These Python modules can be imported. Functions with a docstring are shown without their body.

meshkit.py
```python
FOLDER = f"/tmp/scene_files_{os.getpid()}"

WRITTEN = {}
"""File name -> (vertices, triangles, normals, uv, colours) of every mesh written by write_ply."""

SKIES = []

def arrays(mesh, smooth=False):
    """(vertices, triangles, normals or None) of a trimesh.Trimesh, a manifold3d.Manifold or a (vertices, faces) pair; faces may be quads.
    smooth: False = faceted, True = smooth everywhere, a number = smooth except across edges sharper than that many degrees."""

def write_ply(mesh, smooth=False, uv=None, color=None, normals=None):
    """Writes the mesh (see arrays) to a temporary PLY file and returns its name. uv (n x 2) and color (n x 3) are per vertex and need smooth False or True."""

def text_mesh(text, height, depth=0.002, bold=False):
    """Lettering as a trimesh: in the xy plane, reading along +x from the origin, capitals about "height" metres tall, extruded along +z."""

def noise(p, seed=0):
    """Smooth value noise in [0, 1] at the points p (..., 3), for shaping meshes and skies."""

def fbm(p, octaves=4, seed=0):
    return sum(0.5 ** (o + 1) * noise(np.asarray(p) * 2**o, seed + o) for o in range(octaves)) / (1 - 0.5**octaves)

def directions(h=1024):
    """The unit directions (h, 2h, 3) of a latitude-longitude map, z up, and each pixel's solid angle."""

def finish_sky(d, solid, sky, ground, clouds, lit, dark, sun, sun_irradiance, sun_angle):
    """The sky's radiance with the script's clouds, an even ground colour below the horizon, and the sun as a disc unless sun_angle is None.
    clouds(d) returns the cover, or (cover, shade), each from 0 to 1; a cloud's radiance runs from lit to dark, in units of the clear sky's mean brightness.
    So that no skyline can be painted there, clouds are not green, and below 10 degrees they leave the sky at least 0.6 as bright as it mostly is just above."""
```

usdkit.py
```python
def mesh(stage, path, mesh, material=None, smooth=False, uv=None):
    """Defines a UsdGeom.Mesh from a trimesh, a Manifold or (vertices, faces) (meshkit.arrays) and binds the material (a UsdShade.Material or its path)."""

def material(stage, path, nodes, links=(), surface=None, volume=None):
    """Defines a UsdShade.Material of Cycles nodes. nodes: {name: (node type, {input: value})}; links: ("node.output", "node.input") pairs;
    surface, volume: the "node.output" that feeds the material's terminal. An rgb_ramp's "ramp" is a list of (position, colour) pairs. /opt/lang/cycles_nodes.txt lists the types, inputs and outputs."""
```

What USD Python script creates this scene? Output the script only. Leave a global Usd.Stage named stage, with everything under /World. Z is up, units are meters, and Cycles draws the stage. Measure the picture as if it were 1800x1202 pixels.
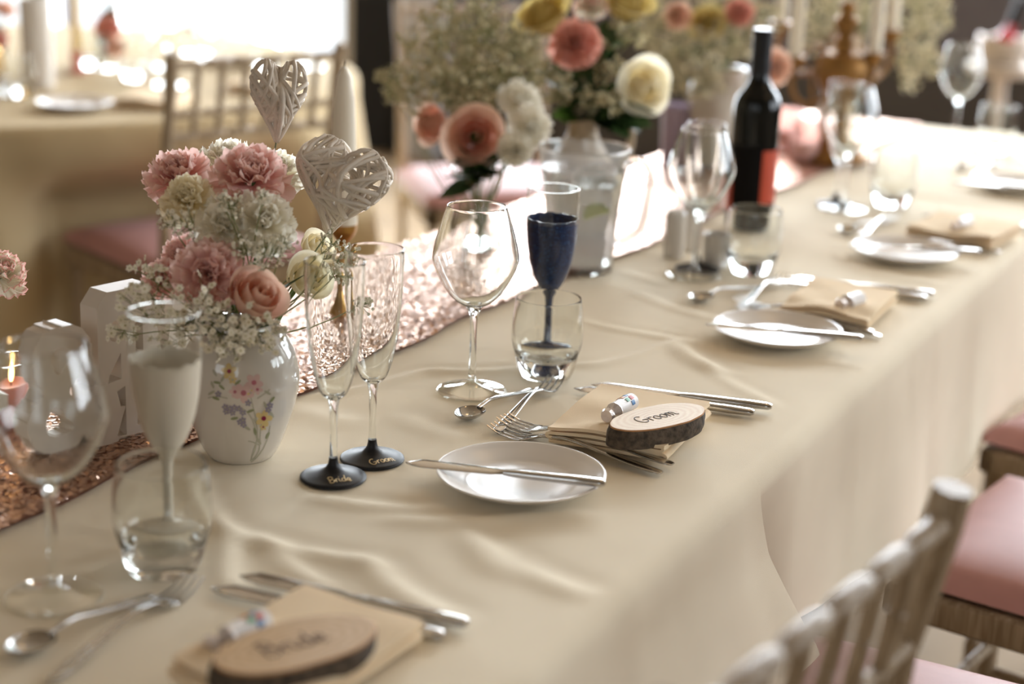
import math, random
import numpy as np, trimesh, usdkit, meshkit
from pxr import Usd, UsdGeom, UsdLux, Gf, Sdf, Vt
from shapely.geometry import Polygon, Point, box as sbox
from shapely import affinity

stage = Usd.Stage.CreateInMemory()
UsdGeom.SetStageUpAxis(stage, 'Z')
UsdGeom.SetStageMetersPerUnit(stage, 1.0)
W = UsdGeom.Xform.Define(stage, '/World')
stage.SetDefaultPrim(W.GetPrim())
PI = math.pi
TZ = 0.75                                   # table-top height
V = lambda *a: np.array(a, float)
unit = lambda a: np.asarray(a, float) / np.linalg.norm(a)

# ---------------------------------------------------------------- camera
FPX, PITCH, ROLL, YAW, CH = 3000.0, 0.28894, 0.03728, math.radians(27.3), TZ + 0.5818
_F = V(-math.sin(YAW) * math.cos(PITCH), math.cos(YAW) * math.cos(PITCH), -math.sin(PITCH))
_R0 = V(math.cos(YAW), math.sin(YAW), 0)
_U0 = np.cross(_R0, _F)
_R = math.cos(ROLL) * _R0 + math.sin(ROLL) * _U0
_U = -math.sin(ROLL) * _R0 + math.cos(ROLL) * _U0
CAM = V(0, 0, CH)
cam = UsdGeom.Camera.Define(stage, '/World/camera')
m = np.eye(4); m[0, :3], m[1, :3], m[2, :3], m[3, :3] = _R, _U, -_F, CAM
cam.AddTransformOp().Set(Gf.Matrix4d(*m.ravel().tolist()))
cam.CreateHorizontalApertureAttr(36.0)
cam.CreateVerticalApertureAttr(36.0 * 1202 / 1800)
cam.CreateFocalLengthAttr(60.0)
cam.CreateFStopAttr(2.5)
cam.CreateFocusDistanceAttr(1.71)
cam.CreateExposureAttr(0.25)

def ray(x, y): return (x - 900) * _R - (y - 601) * _U + FPX * _F
def onz(x, y, z=TZ):
    d = ray(x, y); return CAM + (z - CH) / d[2] * d
def onx(x, y, X):
    d = ray(x, y); return CAM + X / d[0] * d
def atd(x, y, D): return CAM + D / FPX * ray(x, y)

# ---------------------------------------------------------------- lights
def rect_light(name, pos, to, w, h, color, power):
    l = UsdLux.RectLight.Define(stage, '/World/' + name)
    z = -unit(to); x = unit(np.cross(V(0, 0, 1) if abs(z[2]) < .9 else V(0, 1, 0), z)); y = np.cross(z, x)
    mm = np.eye(4); mm[0, :3], mm[1, :3], mm[2, :3], mm[3, :3] = x, y, z, pos
    l.AddTransformOp().Set(Gf.Matrix4d(*mm.ravel().tolist()))
    l.CreateWidthAttr(w); l.CreateHeightAttr(h)
    l.CreateColorAttr(Gf.Vec3f(*color)); l.CreateIntensityAttr(power); l.CreateNormalizeAttr(False)
    return l

DAY = (0.92, 0.98, 1.06)
WARM = (1.0, 0.64, 0.30)
BACK_Y, LEFT_X, RIGHT_X, FRONT_Y, CEIL = 6.3, -7.4, 3.6, -3.6, 3.6
# windows of the hall: (number, wall, centre along the wall, sill, head, width, daylight power)
WINDOWS = [(1, 'back', -2.55, 1.0, 2.95, 1.7, 32), (2, 'back', -.75, 1.0, 2.95, 1.5, 20), (3, 'back', 1.0, 1.0, 2.95, 1.5, 11), (4, 'right', 5.15, 1.1, 2.9, 1.6, 8), (5, 'right', 3.2, 1.1, 2.9, 1.6, 8),
           (6, 'front', -1.4, 1.2, 3.0, 1.6, .55), (7, 'front', 1.4, 1.2, 3.0, 1.6, .55)]
DOORS = [(1, -6.35, .90), (2, -5.4, .90), (3, -4.5, .84)]
for n, wall, c, s, h, w, p in WINDOWS:
    if wall == 'back': pos, to = V(c, BACK_Y + .06, (s + h) / 2), V(0, -1, 0)
    elif wall == 'right': pos, to = V(RIGHT_X + .06, c, (s + h) / 2), V(-1, 0, 0)
    else: pos, to = V(c, FRONT_Y - .06, (s + h) / 2), V(0, 1, 0)
    rect_light('daylight_window_%d' % n, pos, to, w, h - s, DAY, p)
for n, c, w in DOORS:
    rect_light('daylight_door_%d' % n, V(c, BACK_Y + .06, 1.3), V(0, -1, 0), w, 2.3, DAY, 19)
dome = UsdLux.DomeLight.Define(stage, '/World/sky')
dome.CreateColorAttr(Gf.Vec3f(.9, .95, 1.0)); dome.CreateIntensityAttr(0.5)

# ---------------------------------------------------------------- materials
LK = '/World/Looks/'
def pb(name, color, rough=.5, metal=0., noise=0., nscale=30., bump=0., bscale=200., **kw):
    """principled material; noise varies the colour, bump gives a fine relief (object space)"""
    nodes = {'p': ('principled_bsdf', dict(base_color=color, roughness=rough, metallic=metal, **kw))}
    links = []
    if noise or bump:
        nodes['tc'] = ('texture_coordinate', {})
    if noise:
        c = np.array(color)
        nodes['n'] = ('noise_texture', dict(scale=nscale, detail=4.))
        nodes['r'] = ('rgb_ramp', dict(ramp=[(.3, tuple(c * (1 - noise))), (.7, tuple(np.minimum(c * (1 + noise), 1)))]))
        links += [('tc.object', 'n.vector'), ('n.fac', 'r.fac'), ('r.color', 'p.base_color')]
    if bump:
        nodes['bn'] = ('noise_texture', dict(scale=bscale, detail=3.))
        nodes['b'] = ('bump', dict(strength=bump, distance=.001))
        links += [('tc.object', 'bn.vector'), ('bn.fac', 'b.height'), ('b.normal', 'p.normal')]
    return usdkit.material(stage, LK + name, nodes, links, surface='p.BSDF')

def cloth_mat(name, color, scale=900., bump=.25, transl=.0, sheen=.04, glow=None):
    nodes = {'p': ('principled_bsdf', dict(base_color=color, roughness=.9, specular_ior_level=.15, sheen_weight=sheen, sheen_roughness=.4)),
             'tc': ('texture_coordinate', {}), 'w': ('noise_texture', dict(scale=scale, detail=2.)), 'b': ('bump', dict(strength=bump, distance=.0004)), 'n': ('noise_texture', dict(scale=6., detail=3.)),
             'r': ('rgb_ramp', dict(ramp=[(.3, tuple(np.array(color) * .96)), (.7, tuple(np.minimum(1, np.array(color) * 1.03)))]))}
    links = [('tc.object', 'w.vector'), ('w.fac', 'b.height'), ('b.normal', 'p.normal'), ('tc.object', 'n.vector'), ('n.fac', 'r.fac'), ('r.color', 'p.base_color')]
    out = 'p.BSDF'
    if transl:
        nodes['t'] = ('translucent_bsdf', dict(color=glow or color)); nodes['m'] = ('mix_closure', dict(fac=transl))
        links += [('p.BSDF', 'm.closure1'), ('t.BSDF', 'm.closure2')]; out = 'm.closure'
    return usdkit.material(stage, LK + name, nodes, links, surface=out)

def pane_mat(name, tint=(.97, .98, .97), base=.05, rough=.0):
    """a thin wall of clear glass: straight through, plus a reflection that grows towards grazing"""
    nodes = {'lw': ('layer_weight', dict(blend=.5)), 'pw': ('math', dict(math_type='power', value2=3.4)), 'ma': ('math', dict(math_type='multiply_add', value2=.9 - base, value3=base)),
             't': ('transparent_bsdf', dict(color=tint)), 'g': ('glossy_bsdf', dict(color=(1, 1, 1), roughness=rough)), 'm': ('mix_closure', {})}
    links = [('lw.facing', 'pw.value1'), ('pw.value', 'ma.value1'), ('ma.value', 'm.fac'), ('t.BSDF', 'm.closure1'), ('g.BSDF', 'm.closure2')]
    return usdkit.material(stage, LK + name, nodes, links, surface='m.closure')

def petal_mat(name, c_in, c_out, size, transl=.42, mid=None):
    """petal: colour runs from the throat (c_in) to the rim (c_out) of the bloom, part of the light shines through"""
    nodes = {'a': ('attribute', dict(attribute='tint')), 'r': ('rgb_ramp', dict(ramp=[(0, c_in), (.5, tuple((np.array(c_in) + np.array(c_out)) / 2)), (1, c_out)] if mid is None else [(0, c_in), (mid, c_in), (1, c_out)])),
             'p': ('principled_bsdf', dict(roughness=.7, specular_ior_level=.2, sheen_weight=.2)), 't': ('translucent_bsdf', {}), 'm': ('mix_closure', dict(fac=transl))}
    links = [('a.fac', 'r.fac'), ('r.color', 'p.base_color'), ('r.color', 't.color'), ('p.BSDF', 'm.closure1'), ('t.BSDF', 'm.closure2')]
    return usdkit.material(stage, LK + name, nodes, links, surface='m.closure')

M = {}
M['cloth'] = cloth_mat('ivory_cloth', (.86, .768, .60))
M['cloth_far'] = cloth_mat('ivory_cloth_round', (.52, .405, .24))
M['napkin'] = cloth_mat('peach_napkin', (.95, .78, .54), bump=.3, transl=.13, glow=(.95, .55, .22))
M['runner'] = pb('runner_backing', (.42, .22, .14), .6, noise=.2)
M['sequin'] = usdkit.material(stage, LK + 'rose_gold_sequin', {'g': ('geometry', {}), 'r': ('rgb_ramp', dict(ramp=[(0, (.66, .43, .32)), (1, (.92, .70, .57))])),
                              'p': ('principled_bsdf', dict(metallic=1., roughness=.30))}, [('g.random_per_island', 'r.fac'), ('r.color', 'p.base_color')], surface='p.BSDF')
M['glass'] = pane_mat('thin_glass')
M['footglass'] = pane_mat('foot_glass', (.95, .96, .94), .16, .02)
M['solid_glass'] = usdkit.material(stage, LK + 'solid_glass', {'p': ('principled_bsdf', dict(base_color=(.97, .985, .97), roughness=.0, transmission_weight=1., ior=1.46))}, surface='p.BSDF')
M['fogged'] = usdkit.material(stage, LK + 'fogged_glass', {'t': ('transparent_bsdf', dict(color=(.95, .96, .95))), 'd': ('diffuse_bsdf', dict(color=(.78, .76, .72))), 'tr': ('translucent_bsdf', dict(color=(.78, .76, .72))), 'g': ('glossy_bsdf', dict(color=(1, 1, 1), roughness=.05)),
                            'm0': ('mix_closure', dict(fac=.5)), 'm1': ('mix_closure', dict(fac=.22)), 'lw': ('layer_weight', dict(blend=.5)), 'pw': ('math', dict(math_type='power', value2=4.)), 'ma': ('math', dict(math_type='multiply_add', value2=.8, value3=.06)), 'm2': ('mix_closure', {})},
                            [('d.BSDF', 'm0.closure1'), ('tr.BSDF', 'm0.closure2'), ('t.BSDF', 'm1.closure1'), ('m0.closure', 'm1.closure2'), ('lw.facing', 'pw.value1'), ('pw.value', 'ma.value1'), ('ma.value', 'm2.fac'), ('m1.closure', 'm2.closure1'), ('g.BSDF', 'm2.closure2')], surface='m2.closure')
M['water'] = usdkit.material(stage, LK + 'iced_water', {'p': ('principled_bsdf', dict(base_color=(.95, .97, .96), roughness=.12, transmission_weight=1., ior=1.2))}, surface='p.BSDF')
M['ice'] = usdkit.material(stage, LK + 'ice', {'p': ('principled_bsdf', dict(base_color=(.97, .98, .98), roughness=.25, transmission_weight=.8, ior=1.31))}, surface='p.BSDF')
M['steel'] = pb('polished_steel', (.50, .485, .47), .13, 1.)
M['ceramic'] = pb('white_glazed_ceramic', (.66, .61, .54), .08, coat_weight=.6, coat_roughness=.04)
M['plate'] = pb('white_porcelain', (.80, .75, .69), .22, specular_ior_level=.3)
M['stoneware'] = pb('tan_stoneware', (.50, .38, .25), .5, noise=.12, nscale=60)
M['lilac'] = pb('lilac_ceramic', (.46, .38, .52), .35)
M['black'] = pb('matt_black_paint', (.010, .010, .013), .42, specular_ior_level=.35)
M['navy'] = usdkit.material(stage, LK + 'navy_glitter', {'tc': ('texture_coordinate', {}), 'v': ('voronoi_texture', dict(scale=900.)), 'r': ('rgb_ramp', dict(ramp=[(0, (.002, .008, .035)), (.6, (.003, .018, .075)), (.88, (.008, .05, .16)), (1, (.05, .15, .32))])),
                            'p': ('principled_bsdf', dict(roughness=.45, specular_ior_level=.2, coat_weight=.8, coat_roughness=.02))}, [('tc.object', 'v.vector'), ('v.color', 'r.fac'), ('r.color', 'p.base_color')], surface='p.BSDF')
M['milk'] = pb('white_paint', (.66, .60, .49), .4, coat_weight=.8, coat_roughness=.03)
M['gilt'] = pb('gold_script', (.72, .55, .30), .35, .6)
M['wax'] = pb('ivory_wax', (.80, .72, .58), .45, noise=.02)
M['pinkwax'] = pb('pink_wax', (.62, .25, .20), .5, subsurface_weight=.2)
M['blush_wax'] = pb('blush_wax', (.80, .56, .50), .5)
M['yellowwax'] = pb('yellow_wax', (.72, .48, .14), .5)
M['brass'] = pb('aged_brass', (.50, .29, .09), .33, 1., noise=.25, nscale=40)
M['goldpaint'] = pb('antique_gold', (.25, .122, .028), .48, .5, noise=.3, nscale=30)
M['flame'] = usdkit.material(stage, LK + 'flame', {'e': ('emission', dict(color=(1, .62, .22), strength=9.))}, surface='e.emission')
M['sign'] = pb('white_painted_wood', (.68, .60, .51), .45, noise=.03)
M['wicker'] = pb('whitewashed_wicker', (.66, .575, .475), .75, noise=.10, nscale=90)
M['wire'] = pb('green_wire', (.22, .24, .12), .6)
M['limewash'] = usdkit.material(stage, LK + 'limewashed_wood', {'tc': ('texture_coordinate', {}), 'mp': ('mapping', dict(scale=(14, 14, 1.2))), 'n': ('noise_texture', dict(scale=9., detail=5., distortion=1.)),
                                'r': ('rgb_ramp', dict(ramp=[(.3, (.24, .165, .095)), (.6, (.42, .32, .21)), (.8, (.56, .46, .34))])), 'p': ('principled_bsdf', dict(roughness=.46))},
                                [('tc.object', 'mp.vector'), ('mp.vector', 'n.vector'), ('n.fac', 'r.fac'), ('r.color', 'p.base_color')], surface='p.BSDF')
M['pink'] = pb('dusky_pink_satin', (.47, .235, .225), .55, sheen_weight=.1, noise=.04, bump=.1, bscale=500)
M['slice'] = usdkit.material(stage, LK + 'sawn_wood', {'tc': ('texture_coordinate', {}), 'mp': ('mapping', dict(scale=(1, 1.9, 1))), 'w': ('wave_texture', dict(wave_type='rings', rings_direction='z', scale=38., distortion=2.5, detail=3., detail_scale=3.)),
                             'r': ('rgb_ramp', dict(ramp=[(0, (.74, .56, .38)), (1, (.84, .69, .50))])), 'p': ('principled_bsdf', dict(roughness=.6))},
                             [('tc.object', 'mp.vector'), ('mp.vector', 'w.vector'), ('w.fac', 'r.fac'), ('r.color', 'p.base_color')], surface='p.BSDF')
M['slice_dark'] = usdkit.material(stage, LK + 'sawn_wood_brown', {'tc': ('texture_coordinate', {}), 'mp': ('mapping', dict(scale=(1, 1.9, 1))), 'w': ('wave_texture', dict(wave_type='rings', rings_direction='z', scale=34., distortion=2.5, detail=3., detail_scale=3.)),
                             'r': ('rgb_ramp', dict(ramp=[(0, (.52, .34, .18)), (1, (.64, .45, .26))])), 'p': ('principled_bsdf', dict(roughness=.6))},
                             [('tc.object', 'mp.vector'), ('mp.vector', 'w.vector'), ('w.fac', 'r.fac'), ('r.color', 'p.base_color')], surface='p.BSDF')
M['bark'] = pb('bark', (.085, .062, .042), .9, noise=.6, nscale=160, bump=.9, bscale=300)
M['cambium'] = pb('bark_edge', (.50, .24, .09), .7)
M['ink'] = pb('burnt_lettering', (.05, .03, .025), .7)
M['wrapper'] = pb('clear_wrapper', (.82, .74, .70), .18, transmission_weight=.45, bump=.6, bscale=150)
M['white_label'] = pb('white_paper', (.85, .82, .80), .4)
for k, c in dict(red=(.55, .06, .05), blue=(.05, .20, .45), green=(.12, .40, .25), orange=(.75, .30, .06)).items():
    M['print_' + k] = pb('print_' + k, c, .4)
M['bottle'] = pb('dark_bottle_glass', (.004, .005, .005), .10, specular_ior_level=.35)
M['redlabel'] = pb('orange_red_label', (.50, .055, .012), .5)
M['blacklabel'] = pb('black_label', (.006, .005, .005), .7, specular_ior_level=.1)
M['redcap'] = pb('red_capsule', (.42, .012, .02), .3)
M['votive'] = usdkit.material(stage, LK + 'pink_frosted_glass', {'t': ('transparent_bsdf', dict(color=(.92, .74, .70))), 'd': ('diffuse_bsdf', dict(color=(.80, .56, .52))), 'tr': ('translucent_bsdf', dict(color=(.80, .52, .48))), 'g': ('glossy_bsdf', dict(color=(1, 1, 1), roughness=.08)),
                            'm0': ('mix_closure', dict(fac=.45)), 'm1': ('mix_closure', dict(fac=.55)), 'm2': ('mix_closure', dict(fac=.08))},
                            [('d.BSDF', 'm0.closure1'), ('tr.BSDF', 'm0.closure2'), ('t.BSDF', 'm1.closure1'), ('m0.closure', 'm1.closure2'), ('m1.closure', 'm2.closure1'), ('g.BSDF', 'm2.closure2')], surface='m2.closure')
M['stem'] = pb('green_stem', (.10, .15, .035), .6, noise=.3, nscale=80)
M['gypstem'] = pb('fine_green_stem', (.24, .25, .10), .7)
M['leaf'] = pb('dark_leaf', (.035, .075, .018), .45, noise=.3, nscale=60)
M['leafb'] = pb('bright_leaf', (.10, .22, .03), .5, noise=.3, nscale=60)
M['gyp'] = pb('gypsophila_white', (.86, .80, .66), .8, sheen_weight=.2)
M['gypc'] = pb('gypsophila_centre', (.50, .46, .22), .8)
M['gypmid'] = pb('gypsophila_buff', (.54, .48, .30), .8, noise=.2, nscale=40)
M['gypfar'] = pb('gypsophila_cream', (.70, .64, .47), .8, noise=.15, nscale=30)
PET = {'pink': petal_mat('petal_pink', (.74, .30, .24), (.95, .71, .64), .03), 'white': petal_mat('petal_white', (.90, .84, .68), (.96, .93, .84), .03, .52),
       'whitepink': petal_mat('petal_white_pink_edge', (.86, .80, .66), (.84, .42, .38), .03, mid=.88), 'coral': petal_mat('petal_coral', (.68, .21, .15), (.86, .47, .37), .03),
       'peach': petal_mat('petal_peach', (.80, .42, .30), (.92, .68, .53), .03), 'cream': petal_mat('petal_cream', (.88, .78, .52), (.94, .88, .70), .03, .52),
       'yellow': petal_mat('petal_yellow', (.60, .44, .10), (.78, .66, .30), .03)}
M['wall'] = pb('mauve_grey_wall', (.12, .108, .118), .8, noise=.12, nscale=1.5)
M['wall_light'] = pb('warm_plaster', (.24, .185, .125), .9, noise=.05, nscale=2)
M['ceil'] = pb('warm_timber_ceiling', (.26, .185, .11), .8, noise=.08, nscale=3)
M['floor'] = pb('pale_timber_floor', (.27, .19, .11), .7, specular_ior_level=.15, noise=.15, nscale=3)
M['dado'] = pb('dark_dado_paint', (.045, .038, .036), .6)
M['curtain'] = pb('black_drape', (.025, .024, .025), .9)
M['post'] = pb('grey_column', (.42, .42, .44), .6)
M['frame'] = pb('window_frame_paint', (.65, .62, .58), .5)
M['pane'] = pane_mat('window_pane', (.98, .99, .99), .05)
M['lampshade'] = usdkit.material(stage, LK + 'lamp_glow', {'e': ('emission', dict(color=WARM, strength=4.))}, surface='e.emission')

# ---------------------------------------------------------------- scene helpers
_used = {}
def numbered(parent, name):
    k = (parent, name); n = _used.get(k, 0); _used[k] = n + 1
    return parent + '/' + (name if n == 0 else '%s_%03d' % (name, n))
def meta(p, **kw):
    for k, v in kw.items():
        if v: p.SetCustomDataByKey(k, v)
def gm(a): return Gf.Matrix4d(*np.asarray(a, float).T.ravel().tolist())
def thing(name, label, cat, A=np.eye(4), group=None, kind=None):
    x = UsdGeom.Xform.Define(stage, numbered('/World', name)); x.AddTransformOp().Set(gm(A))
    meta(x.GetPrim(), label=label, category=cat, group=group, kind=kind)
    return str(x.GetPath())
def part(parent, name, mesh, mat, smooth=35, label=None, kind=None, tint=None):
    path = numbered(parent, name)
    if tint is not None: smooth = True
    g = usdkit.mesh(stage, path, mesh, M[mat] if isinstance(mat, str) else mat, smooth)
    if tint is not None:
        UsdGeom.PrimvarsAPI(g).CreatePrimvar('tint', Sdf.ValueTypeNames.FloatArray, 'vertex').Set(Vt.FloatArray.FromNumpy(np.asarray(tint, np.float32)))
    meta(g.GetPrim(), label=label, kind=kind)
    return path
def single(name, label, cat, mesh, mat, group=None, kind=None, smooth=35):
    path = part('/World', name, mesh, mat, smooth); meta(stage.GetPrimAtPath(path), label=label, category=cat, group=group, kind=kind); return path
def struct(name, mesh, mat, parent='/World', smooth=False):
    path = numbered(parent, name) if parent != '/World' else '/World/' + name
    g = usdkit.mesh(stage, path, mesh, M[mat], smooth)
    if parent == '/World': meta(g.GetPrim(), kind='structure')
    return path
def dup(src, label, A, group=None):
    s = stage.GetPrimAtPath(src); name = src.split('/')[-1]
    if name[-4] == '_' and name[-3:].isdigit(): name = name[:-4]
    x = UsdGeom.Xform.Define(stage, numbered('/World', name)); p = x.GetPrim()
    p.GetReferences().AddInternalReference(s.GetPath()); p.SetInstanceable(True)
    op = [o for o in x.GetOrderedXformOps()]
    (op[0] if op else x.AddTransformOp()).Set(gm(A))
    meta(p, label=label, category=s.GetCustomDataByKey('category'), group=group or s.GetCustomDataByKey('group'))
    return str(p.GetPath())
def T(x, y=None, z=None):
    A = np.eye(4); A[:3, 3] = x if y is None else (x, y, z); return A
def Rz(d): return trimesh.transformations.rotation_matrix(math.radians(d), [0, 0, 1])
def Rx(d): return trimesh.transformations.rotation_matrix(math.radians(d), [1, 0, 0])
def Ry(d): return trimesh.transformations.rotation_matrix(math.radians(d), [0, 1, 0])
def frame(o, z, x=None):
    z = unit(z)
    if x is None: x = V(1, 0, 0) if abs(z[0]) < .9 else V(0, 1, 0)
    y = unit(np.cross(z, x)); x = np.cross(y, z)
    A = np.eye(4); A[:3, 0], A[:3, 1], A[:3, 2], A[:3, 3] = x, y, z, o; return A
def along(p, q, up=V(0, 0, 1)):
    """frame at p with +x towards q and z near up"""
    x = unit(q - p); y = unit(np.cross(up, x)); z = np.cross(x, y)
    A = np.eye(4); A[:3, 0], A[:3, 1], A[:3, 2], A[:3, 3] = x, y, z, p; return A
def xf(mesh, A):
    mesh = mesh.copy(); mesh.apply_transform(A); return mesh
cat = trimesh.util.concatenate
def TM(v, f): return trimesh.Trimesh(np.asarray(v, float), np.asarray(f, int), process=False)

# ---------------------------------------------------------------- mesh helpers
def grid_faces(nu, nv, wrap=False):
    i, j = np.meshgrid(np.arange(nu - 1), np.arange(nv if wrap else nv - 1), indexing='ij')
    j2 = (j + 1) % nv
    q = np.stack([i * nv + j, i * nv + j2, (i + 1) * nv + j2, (i + 1) * nv + j], -1).reshape(-1, 4)
    return np.vstack([q[:, [0, 1, 2]], q[:, [0, 2, 3]]])
def smooth_profile(pts, n=40):
    """Catmull-like resampling of an (r, z) profile"""
    p = np.asarray(pts, float); d = np.r_[0, np.cumsum(np.linalg.norm(np.diff(p, axis=0), axis=1))]
    from scipy.interpolate import PchipInterpolator
    s = np.linspace(0, d[-1], n)
    return np.stack([PchipInterpolator(d, p[:, 0])(s), PchipInterpolator(d, p[:, 1])(s)], 1)
def lathe(prof, n=48, smoothn=0, scallop=None):
    """(r, z) profile from bottom-centre outwards; open ends stay open, r=0 ends close by themselves"""
    p = smooth_profile(prof, smoothn) if smoothn else np.asarray(prof, float)
    a = np.arange(n) * 2 * PI / n
    r = np.maximum(p[:, 0], 1e-5)
    v = np.stack([r[:, None] * np.cos(a), r[:, None] * np.sin(a), np.repeat(p[:, 1][:, None], n, 1)], -1).reshape(-1, 3)
    f = grid_faces(len(p), n, True)
    return TM(v, f[:, ::1])
def tube(pts, r, n=8, caps=True):
    p = np.asarray(pts, float); r = np.broadcast_to(r, (len(p),)).astype(float)
    t = np.gradient(p, axis=0); t /= np.linalg.norm(t, axis=1, keepdims=True) + 1e-12
    a = np.zeros_like(p); ref = V(0, 0, 1) if abs(t[0, 2]) < .9 else V(1, 0, 0)
    for i in range(len(p)):
        u = ref - (ref @ t[i]) * t[i]; u /= np.linalg.norm(u) + 1e-12; a[i] = u; ref = u
    b = np.cross(t, a); g = np.arange(n) * 2 * PI / n
    v = (p[:, None] + r[:, None, None] * (np.cos(g)[None, :, None] * a[:, None] + np.sin(g)[None, :, None] * b[:, None])).reshape(-1, 3)
    f = grid_faces(len(p), n, True)
    if caps:
        v = np.vstack([v, p[0], p[-1]]); k = len(v) - 2; j = np.arange(n); e = (len(p) - 1) * n
        f = np.vstack([f, np.stack([np.full(n, k), (j + 1) % n, j], 1), np.stack([np.full(n, k + 1), e + j, e + (j + 1) % n], 1)])
    return TM(v, f)
def loft(x, y, z, w, t, n=12, power=2.6):
    """a flat bar along +x: centre line (x, y, z), half width w, half thickness t"""
    x, y, z, w, t = [np.broadcast_to(q, np.shape(x)).astype(float) for q in (x, y, z, w, t)]
    g = np.arange(n) * 2 * PI / n; c, s = np.cos(g), np.sin(g)
    c, s = np.sign(c) * np.abs(c) ** (2 / power), np.sign(s) * np.abs(s) ** (2 / power)
    dz = np.gradient(z) / np.maximum(np.gradient(x), 1e-9); k = 1 / np.sqrt(1 + dz ** 2)
    v = np.stack([x[:, None] - s * (t * dz * k)[:, None], y[:, None] + c * w[:, None], z[:, None] + s * (t * k)[:, None]], -1).reshape(-1, 3)
    f = grid_faces(len(x), n, True); m = len(x)
    v = np.vstack([v, [x[0], y[0], z[0]], [x[-1], y[-1], z[-1]]]); j = np.arange(n)
    f = np.vstack([f, np.stack([np.full(n, m * n), (j + 1) % n, j], 1), np.stack([np.full(n, m * n + 1), (m - 1) * n + j, (m - 1) * n + (j + 1) % n], 1)])
    return TM(v, f)
def rbox(sx, sy, sz, b=.003, z0=None):
    """box with rounded-off edges, centred (or standing on z0)"""
    import manifold3d as mf
    c = mf.CrossSection.square([sx - 2 * b, sy - 2 * b], True).offset(b, mf.JoinType.Round, 2., 8)
    ci = mf.CrossSection.square([max(sx - 4 * b, 1e-4), max(sy - 4 * b, 1e-4)], True).offset(b, mf.JoinType.Round, 2., 8)
    h = mf.Manifold.batch_hull([c.extrude(sz - 2 * b).translate([0, 0, -sz / 2 + b]), ci.extrude(sz).translate([0, 0, -sz / 2])])
    q = h.to_mesh(); mm = TM(q.vert_properties[:, :3], q.tri_verts)
    if z0 is not None: mm.apply_translation([0, 0, z0 + sz / 2])
    return mm
def bx(x0, x1, y0, y1, z0, z1): 
    mm = trimesh.creation.box([x1 - x0, y1 - y0, z1 - z0]); mm.apply_translation([(x0 + x1) / 2, (y0 + y1) / 2, (z0 + z1) / 2]); return mm
def extrude(poly, h):
    g = [poly] if poly.geom_type == 'Polygon' else list(poly.geoms)
    return cat([trimesh.creation.extrude_polygon(q, h, engine='earcut') for q in g])
def spline(pts, n=24):
    from scipy.interpolate import CubicSpline
    p = np.asarray(pts, float); d = np.r_[0, np.cumsum(np.linalg.norm(np.diff(p, axis=0), axis=1))]
    return CubicSpline(d, p)(np.linspace(0, d[-1], n))

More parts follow.
